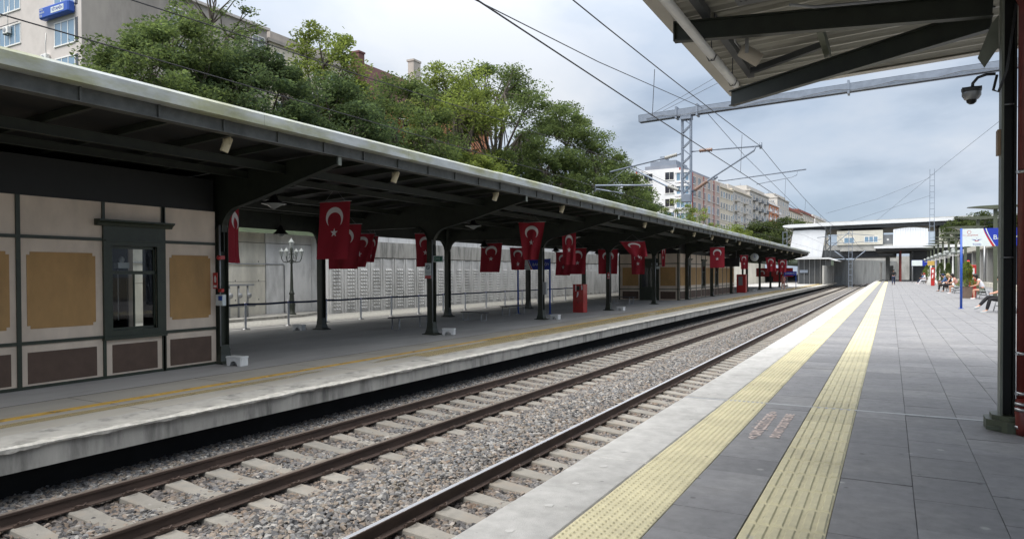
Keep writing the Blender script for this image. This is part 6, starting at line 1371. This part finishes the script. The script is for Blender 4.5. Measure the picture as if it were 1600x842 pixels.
# ================================================================== right side of the paved platform
def wingpost(label, loc):
    t = thing('winged_post', label, 'post', (0, 0, 0), group='olive winged posts along the paved platform')
    b = MB(); b.box(-.09, .09, -.11, .11, .0, 4.86); b.box(-.2, .2, -.2, .2, 0, .05); part(t, 'post', b, 'olive', local=True)
    b = MB(); b.plate([(-1.30, 5.0), (-.6, 4.93), (-.1, 4.86), (.1, 4.86), (.8, 4.93), (1.4, 5.0), (.8, 5.04), (0, 5.06), (-.8, 5.04)], 'y', -.35, .35); part(t, 'wing', b, 'olive', local=True)
    t.location = loc; return t
w0 = None
for i in range(11):
    y = 45.9 + i * 8.6; lab = 'olive green steel post with leaf-shaped wing on top, %s from the near post' % ords[i]
    if w0 is None: w0 = wingpost(lab, (5.02, y, 0))
    else: dup(w0, (5.02, y, 0 if y < 60 else -.12 - .004 * i), 0, lab)
def lantern(label, loc):
    t = thing('white_lantern', label, 'lamp post', (0, 0, 0), group='white lantern posts on the paved platform')
    b = MB(); b.lathe([(.22, 0), (.22, .3), (.09, .5), (.07, 1.4), (.05, 2.9), (.07, 2.95)], n=8); part(t, 'post', b, 'white', local=True)
    b = MB(); b.bar((-.45, 0, 2.85), (.45, 0, 2.85), .05, .05); b.bar((0, -.45, 2.85), (0, .45, 2.85), .05, .05); part(t, 'cross_arm', b, 'white', local=True)
    for x, y in ((-.42, 0), (.42, 0), (0, -.42), (0, .42), (0, 0)): b = MB(); b.ball((x, y, 3.12 + (.2 if x == y == 0 else 0)), .18, 8, 5); part(t, 'globe', b, 'glasswhite', local=True)
    t.location = loc; return t
l0 = None
for i, y in enumerate((70, 79, 86.5, 94, 103, 112)):
    lab = 'white post with a cluster of round lamps, %s of its row' % ords[i]
    if l0 is None: l0 = lantern(lab, (4.68, y, 0))
    else: dup(l0, (4.62, y, 0), 0, lab)
def planter(label, x, y, h, rad, seed):
    t = thing('potted_shrub', label, 'shrub', (x, y, 0), group='potted conifers on the paved platform')
    b = MB(); b.plate([(x - .22, y - .22), (x + .22, y - .22), (x + .22, y + .22), (x - .22, y + .22)], 'z', 0, .02)
    b.lathe([(.30, .0), (.38, .58), (.40, .62), (.34, .63), (.32, .56), (0, .56)], (x, y, .02), 4, sm=False, rot=Matrix.Rotation(R(45), 3, 'Z')); part(t, 'pot', b, 'terracotta')
    b = MB(); b.tube([(x, y, .5), (x, y, h * .8)], .02, 5); part(t, 'stem', b, 'bark')
    r = random.Random(seed); b = MB()
    for i in range(2600):
        u = r.random() ** .8; z = .6 + u * (h - .6); rr = rad * (1 - u) ** .6 * (.55 + .45 * r.random()) * (1 + .25 * math.sin(9 * u + seed)); a = r.uniform(0, 6.283); px, py = x + rr * math.cos(a), y + rr * math.sin(a); L_ = r.uniform(.05, .11); a2 = a + r.uniform(-1, 1)
        b.add([(px, py, z), (px + L_ * .5 * math.cos(a2 + .5), py + L_ * .5 * math.sin(a2 + .5), z + L_ * .5), (px + L_ * math.cos(a2), py + L_ * math.sin(a2), z + L_ * .6), (px + L_ * .5 * math.cos(a2 - .5), py + L_ * .5 * math.sin(a2 - .5), z + .2 * L_)], [(0, 1, 2, 3)])
    link('foliage', b.mesh('foliage', LM['light' if seed % 2 else 'mid'], Vector((x, y, 0)), recalc=False), t)
planter('potted conifer in a brown planter beside the red totem', 3.75, 46.2, 2.0, .42, 1); planter('potted conifer beside the orange-red totem, farther along', 4.35, 80, 2.3, .6, 2); planter('farthest potted conifer, beyond the seated pair', 4.3, 108, 2.4, .6, 3); planter('tall potted shrub behind the woman in black', 4.5, 72.5, 2.2, .5, 4)
for x, y, h, lab in ((4.1, 47.2, 1.85, 'slim red totem behind the woman in the white top'), (3.95, 86, 1.9, 'orange-red totem farther along the paved platform')):
    t = thing('red_totem', lab, 'totem', (x, y, 0)); b = MB(); b.bbox(x - .17, x + .17, y - .15, y + .15, 0, h, .02); part(t, 'body', b, 'red'); b = MB(); b.box(x - .09, x + .08, y - .16, y - .151, h * .72, h * .9); b.plate([(x - .1, h * .4), (x + .02, h * .45), (x + .05, h * .65), (x - .04, h * .62)], 'y', y - .158, y - .151); part(t, 'white_marking', b, 'flagw')
t = thing('platform_building', 'long low building with grey pillars along the right of the paved platform', 'building', (9.2, 98, 0))
b = MB(); b.box(9.4, 15, 74, 134, 0, 3.9); part(t, 'wall', b, 'windark')
b = MB(); b.box(8.6, 15.2, 73, 134, 3.91, 4.5); part(t, 'roof_band', b, 'beige')
for y in (76, 82, 88, 94, 103, 112, 121): b = MB(); b.box(8.9, 9.38, y - .45, y + .45, 0, 3.9); part(t, 'pillar', b, 'greyw')
for y in (79, 85, 91, 98, 107, 116): b = MB(); b.box(9.3, 9.385, y - .8, y + .8, .4, 3.4); part(t, 'pale_panel', b, 'panelw')
b = MB(); b.box(8.2, 8.55, 60, 120, 0, .42); solo('low_wall', b, 'creamwall', 'low cream wall along the foot of the right-hand building', 'wall')
b = MB(); b.tube([(8.3, 84, 0), (8.3, 84, 4.3)], .10, 8); solo('grey_pole', b, 'grey', 'plain grey pole under the station name board', 'pole')
t = thing('small_sign', 'distant blue and white station name board on the paved platform', 'sign', (3.6, 112, 0)); b = MB(); b.box(2.6, 5.6, 112, 112.08, 2.3, 3.1); part(t, 'board', b, 'navy'); b = MB(); b.box(2.62, 3.9, 111.97, 111.995, 2.32, 3.08); part(t, 'white_field', b, 'signw')
for x in (2.7, 5.5): b = MB(); b.tube([(x, 112.1, 0), (x, 112.1, 3.1)], .05, 6); part(t, 'pole', b, 'grey')
t = thing('info_box', 'yellow box on a pale post by the far benches', 'box', (4.1, 92, 0)); b = MB(); b.box(3.7, 4.4, 91.9, 92.2, 2.2, 2.7); part(t, 'head', b, mat('ochre_box', (0.5, 0.33, 0.08))); b = MB(); b.tube([(4.05, 92, 0), (4.05, 92, 2.2)], .12, 6); b.lathe([(.5, 0), (.5, .1), (.2, .9), (.12, 1.0)], (4.05, 92, 0), 8); part(t, 'post', b, 'slab')
t = thing('signal_lamp', 'dark signal with a glowing red lens by the right-hand building', 'signal', (6.6, 80, 0)); b = MB(); b.box(6.35, 6.85, 80, 80.25, 2.2, 3.2); b.tube([(6.6, 80.1, 0), (6.6, 80.1, 2.2)], .06, 6); part(t, 'housing', b, 'black')
mr = bpy.data.materials.new('red_lens'); mr.use_nodes = True; mr.node_tree.nodes['Principled BSDF'].inputs['Base Color'].default_value = (.8, .02, .05, 1); mr.node_tree.nodes['Principled BSDF'].inputs['Emission Color'].default_value = (1, .05, .1, 1); mr.node_tree.nodes['Principled BSDF'].inputs['Emission Strength'].default_value = .6
b = MB(); b.lathe([(0, 0), (.12, 0)], (6.6, 79.97, 2.45), 8, rot=Matrix.Rotation(R(90), 3, 'X')); part(t, 'lens', b, mr)
def bench(label, loc, Lb=2.0):
    t = thing('platform_bench', label, 'bench', (0, 0, 0), group='grey benches on the paved platform')
    for i in range(4): b = MB(); x = -.2 + i * .12; b.bbox(x - .05, x + .05, -Lb / 2, Lb / 2, .42, .455, .008); part(t, 'seat_slat', b, 'grey', local=True)
    for s in (-1, 1):
        y = s * (Lb / 2 - .25); b = MB(); b.tube([(-.2, y, .41), (-.24, y, .2), (-.28, y, .0)], .022, 6); b.tube([(.16, y, .41), (.2, y, .2), (.24, y, 0)], .022, 6); b.tube([(-.24, y, .2), (.2, y, .2)], .018, 6); part(t, 'leg_frame', b, 'grey', local=True)
    t.location = loc; return t
be = bench('grey bench behind the near post with the black-trousered sitter', (3.66, 30.6, 0)); dup(be, (4.45, 45.4, 0), 0, 'grey bench under the woman in the white top'); dup(be, (4.12, 56.9, 0), 0, 'grey bench under the woman in the pink top'); dup(be, (4.0, 61.2, 0), 0, 'grey bench under the woman in black and the one in blue'); dup(be, (3.9, 101, 0), 0, 'grey bench under the distant pair')

# ---- people
def person(label, loc, rz, J, top=None, bottom=None, shorts=False, hair='hblack', shoes='cwhite', sleeves=True, long_hair=False, scarf=None, dress=False):
    """J: joints in the person's own frame, facing +y"""
    t = thing('person', label, 'person', (0, 0, 0)); g = lambda k: Vector(J[k])
    V = []; E_ = []; idx = {}
    def add(k, p, r): idx[k] = len(V); V.append((p[0], p[1], p[2], r)); return idx[k]
    add('pel', g('pelvis'), .125); add('wa', g('waist'), .105); add('ch', g('chest'), (.13, .10)[0]); add('nb', g('neck') + Vector((0, -.01, -.05)), .07); add('nk', g('neck'), .045)
    hd = g('head'); fw = Vector(J.get('face', (0, 1, 0))).normalized(); add('jaw', hd - Vector((0, 0, .06)) + fw * .02, .062); add('hd', hd + Vector((0, 0, .03)), .085); add('crown', hd + Vector((0, 0, .09)), .055)
    add('nose', hd - Vector((0, 0, .0)) + fw * .098, .014)
    E_ += [(0, 1), (1, 2), (2, 3), (3, 4), (4, 5), (5, 6), (6, 7), (6, 8)]
    for s in ('l', 'r'):
        add('sh' + s, g('sh' + s), .055); add('el' + s, g('el' + s), .040); add('wr' + s, g('wr' + s), .026); hnd = g('hand' + s); add('ha' + s, hnd, .030)
        E_ += [(2, idx['sh' + s]), (idx['sh' + s], idx['el' + s]), (idx['el' + s], idx['wr' + s]), (idx['wr' + s], idx['ha' + s])]
        d = (hnd - g('wr' + s)).normalized(); sd_ = d.cross(Vector((0, 0, 1))); sd_ = sd_.normalized() if sd_.length > .1 else Vector((1, 0, 0))
        for q, (o, ln) in enumerate(((-.028, .06), (-.01, .075), (.01, .072), (.028, .058))): k = add('f%s%d' % (s, q), hnd + sd_ * o + d * ln + Vector((0, 0, -.015)), .008); E_.append((idx['ha' + s], k))
        k = add('th' + s, hnd + sd_ * .045 + d * .01 + Vector((0, 0, .01)), .009); E_.append((idx['ha' + s], k))
        add('hi' + s, g('hi' + s), .085); mid_ = (g('hi' + s) + g('kn' + s)) / 2; add('mt' + s, mid_, .075); add('kn' + s, g('kn' + s), .055); add('cf' + s, g('kn' + s) * .68 + g('an' + s) * .32 + Vector((0, -.01, 0)), .056); add('an' + s, g('an' + s), .035); add('to' + s, g('to' + s), .030)
        E_ += [(0, idx['hi' + s]), (idx['hi' + s], idx['mt' + s]), (idx['mt' + s], idx['kn' + s]), (idx['kn' + s], idx['cf' + s]), (idx['cf' + s], idx['an' + s]), (idx['an' + s], idx['to' + s])]
    skin('body', V, E_, 'skin', t, 2)
    if top:
        v = []; e = []; 
        for k, r in (('waist', .128), ('chest', .145), ('neck', .058)): v.append((*g(k), r))
        v.insert(0, (*(g('pelvis') + Vector((0, 0, .06))), .14)); e = [(0, 1), (1, 2), (2, 3)]
        for s in ('l', 'r'):
            n = len(v); v.append((*g('sh' + s), .070)); e.append((2, n))
            if sleeves: v.append((*g('el' + s), .056)); e.append((n, n + 1)); v.append((*(g('el' + s) * .25 + g('wr' + s) * .75), .042)); e.append((n + 1, n + 2))
        skin('top', v, e, top, t, 1)
    if bottom:
        v = [(*g('pelvis'), .148)]; e = []
        for s in ('l', 'r'):
            n = len(v); v.append((*g('hi' + s), .105)); e.append((0, n)); m_ = (g('hi' + s) + g('kn' + s)) / 2; v.append((*m_, .094)); e.append((n, n + 1))
            if not shorts:
                v.append((*g('kn' + s), .074)); v.append((*(g('kn' + s) * .5 + g('an' + s) * .5), .068)); v.append((*(g('kn' + s) * .08 + g('an' + s) * .92), .055)); e += [(n + 1, n + 2), (n + 2, n + 3), (n + 3, n + 4)]
        skin('trousers' if not shorts else 'shorts', v, e, bottom, t, 1)
    for s in ('l', 'r'):
        a, q = g('an' + s), g('to' + s); v = [(*(a + (a - q).normalized() * .05 - Vector((0, 0, .03))), .045), (*((a + q) / 2 - Vector((0, 0, .02))), .048), (*(q + (q - a).normalized() * .03 - Vector((0, 0, .0))), .040)]; skin('shoe', v, [(0, 1), (1, 2)], shoes, t, 1)
    h = g('head') + Vector((0, 0, .05)) - fw * .03; b = MB(); b.ball(h, .118, 10, 7, sq=(.95, 1.02, .98))
    if long_hair: b.tube([h - fw * .05 + Vector((0, 0, .02)), h - fw * .075 - Vector((0, 0, .12)), h - fw * .07 - Vector((0, 0, .26))], [.09, .085, .05], 8)
    b2 = part(t, 'scarf' if scarf else 'hair', b, scarf or hair, local=True)
    t.location = loc; t.rotation_euler = (0, 0, rz); return t
def seated(reach=.42, lean=.10, leg=.0, look=-.25, cross=False):
    J = dict(pelvis=(0, 0, .56), waist=(0, .02 + lean * .3, .74), chest=(0, .02 + lean, .96), neck=(0, .05 + lean * 1.4, 1.13), head=(0, .10 + lean * 1.8, 1.24), face=(0, 1, look))
    for s, q in (('l', -1), ('r', 1)):
        J['sh' + s] = (q * .17, .02 + lean * 1.1, 1.05); J['el' + s] = (q * .21, .12 + lean, .80); J['wr' + s] = (q * .10, .32 + lean, .74); J['hand' + s] = (q * .06, .38 + lean, .73)
        J['hi' + s] = (q * .09, .04, .52); J['kn' + s] = (q * .11, reach, .53); J['an' + s] = (q * .11, reach - .02 + leg, .10); J['to' + s] = (q * .13, reach + .13 + leg, .05)
    if cross: J['knr'] = (.02, reach + .04, .60); J['anr'] = (-.08, reach + .34, .26); J['tor'] = (-.10, reach + .46, .20); J['anl'] = (-.10, reach + .10, .10); J['tol'] = (-.12, reach + .27, .05)
    return J
F = R(90)      # facing the tracks (-x)
person('seated person in black trousers with crossed legs, mostly hidden by the near post', (3.62, 30.5, -.05), F + R(6), seated(.47, .02, .12, cross=True), 'cwhite', 'cblack', shoes='cgrey', sleeves=False)
person('seated woman with dark hair, white sleeveless top and olive shorts looking down', (4.42, 45.2, -.05), F, seated(.45, .16, -.02, look=-.9), 'cwhite', 'colive', shorts=True, sleeves=False, long_hair=True)
person('seated woman with dark hair, pink top and pale shorts', (4.05, 56.7, -.05), F, seated(.44, .13, -.02, look=-.6), 'cpink', 'cgrey', shorts=True, long_hair=True, sleeves=False)
person('seated woman with blonde hair, black top and black trousers', (3.95, 60.6, -.05), F, seated(.46, .08, .05), 'cblack', 'cblack', hair='hblond', shoes='cblack', long_hair=True, sleeves=False)
person('seated woman with navy head scarf and blue jacket', (3.75, 61.8, -.05), F, seated(.46, .10, .08), 'cblue', 'cblack', scarf='cnavy', shoes='cblack')
person('distant seated woman with red hair in white', (3.85, 100.6, -.05), F, seated(.46, .05, .25), 'cwhite', 'cwhite', hair='hred', long_hair=True)
person('distant seated person in grey-blue beside the red-haired woman', (3.7, 101.8, -.05), F, seated(.46, .05, .3), 'cblue', 'cnavy', hair='hblack')
J = dict(pelvis=(0, 0, .96), waist=(0, .01, 1.10), chest=(0, .02, 1.33), neck=(0, .02, 1.51), head=(0, .04, 1.64), face=(0, 1, -.1))
for s, q in (('l', -1), ('r', 1)):
    J['sh' + s] = (q * .19, .01, 1.43); J['el' + s] = (q * .26, -.03, 1.17); J['wr' + s] = (q * .17, .15, 1.06); J['hand' + s] = (q * .12, .22, 1.08); J['hi' + s] = (q * .09, 0, .92); J['kn' + s] = (q * .10, .10 * q + .06, .50); J['an' + s] = (q * .09, .16 * q - .04, .09); J['to' + s] = (q * .10, .16 * q + .10, .04)
person('person in dark navy clothes walking away along the paved platform', (.33, 91.2, 0), R(-4), J, 'cblack', 'cnavy', shoes='cblack')
person('distant standing person in pink on the old platform near the blue sign', (-10.9, 86, ZL), R(150), J, 'cpink', 'cpink', hair='hblack', shoes='cwhite', shorts=True)
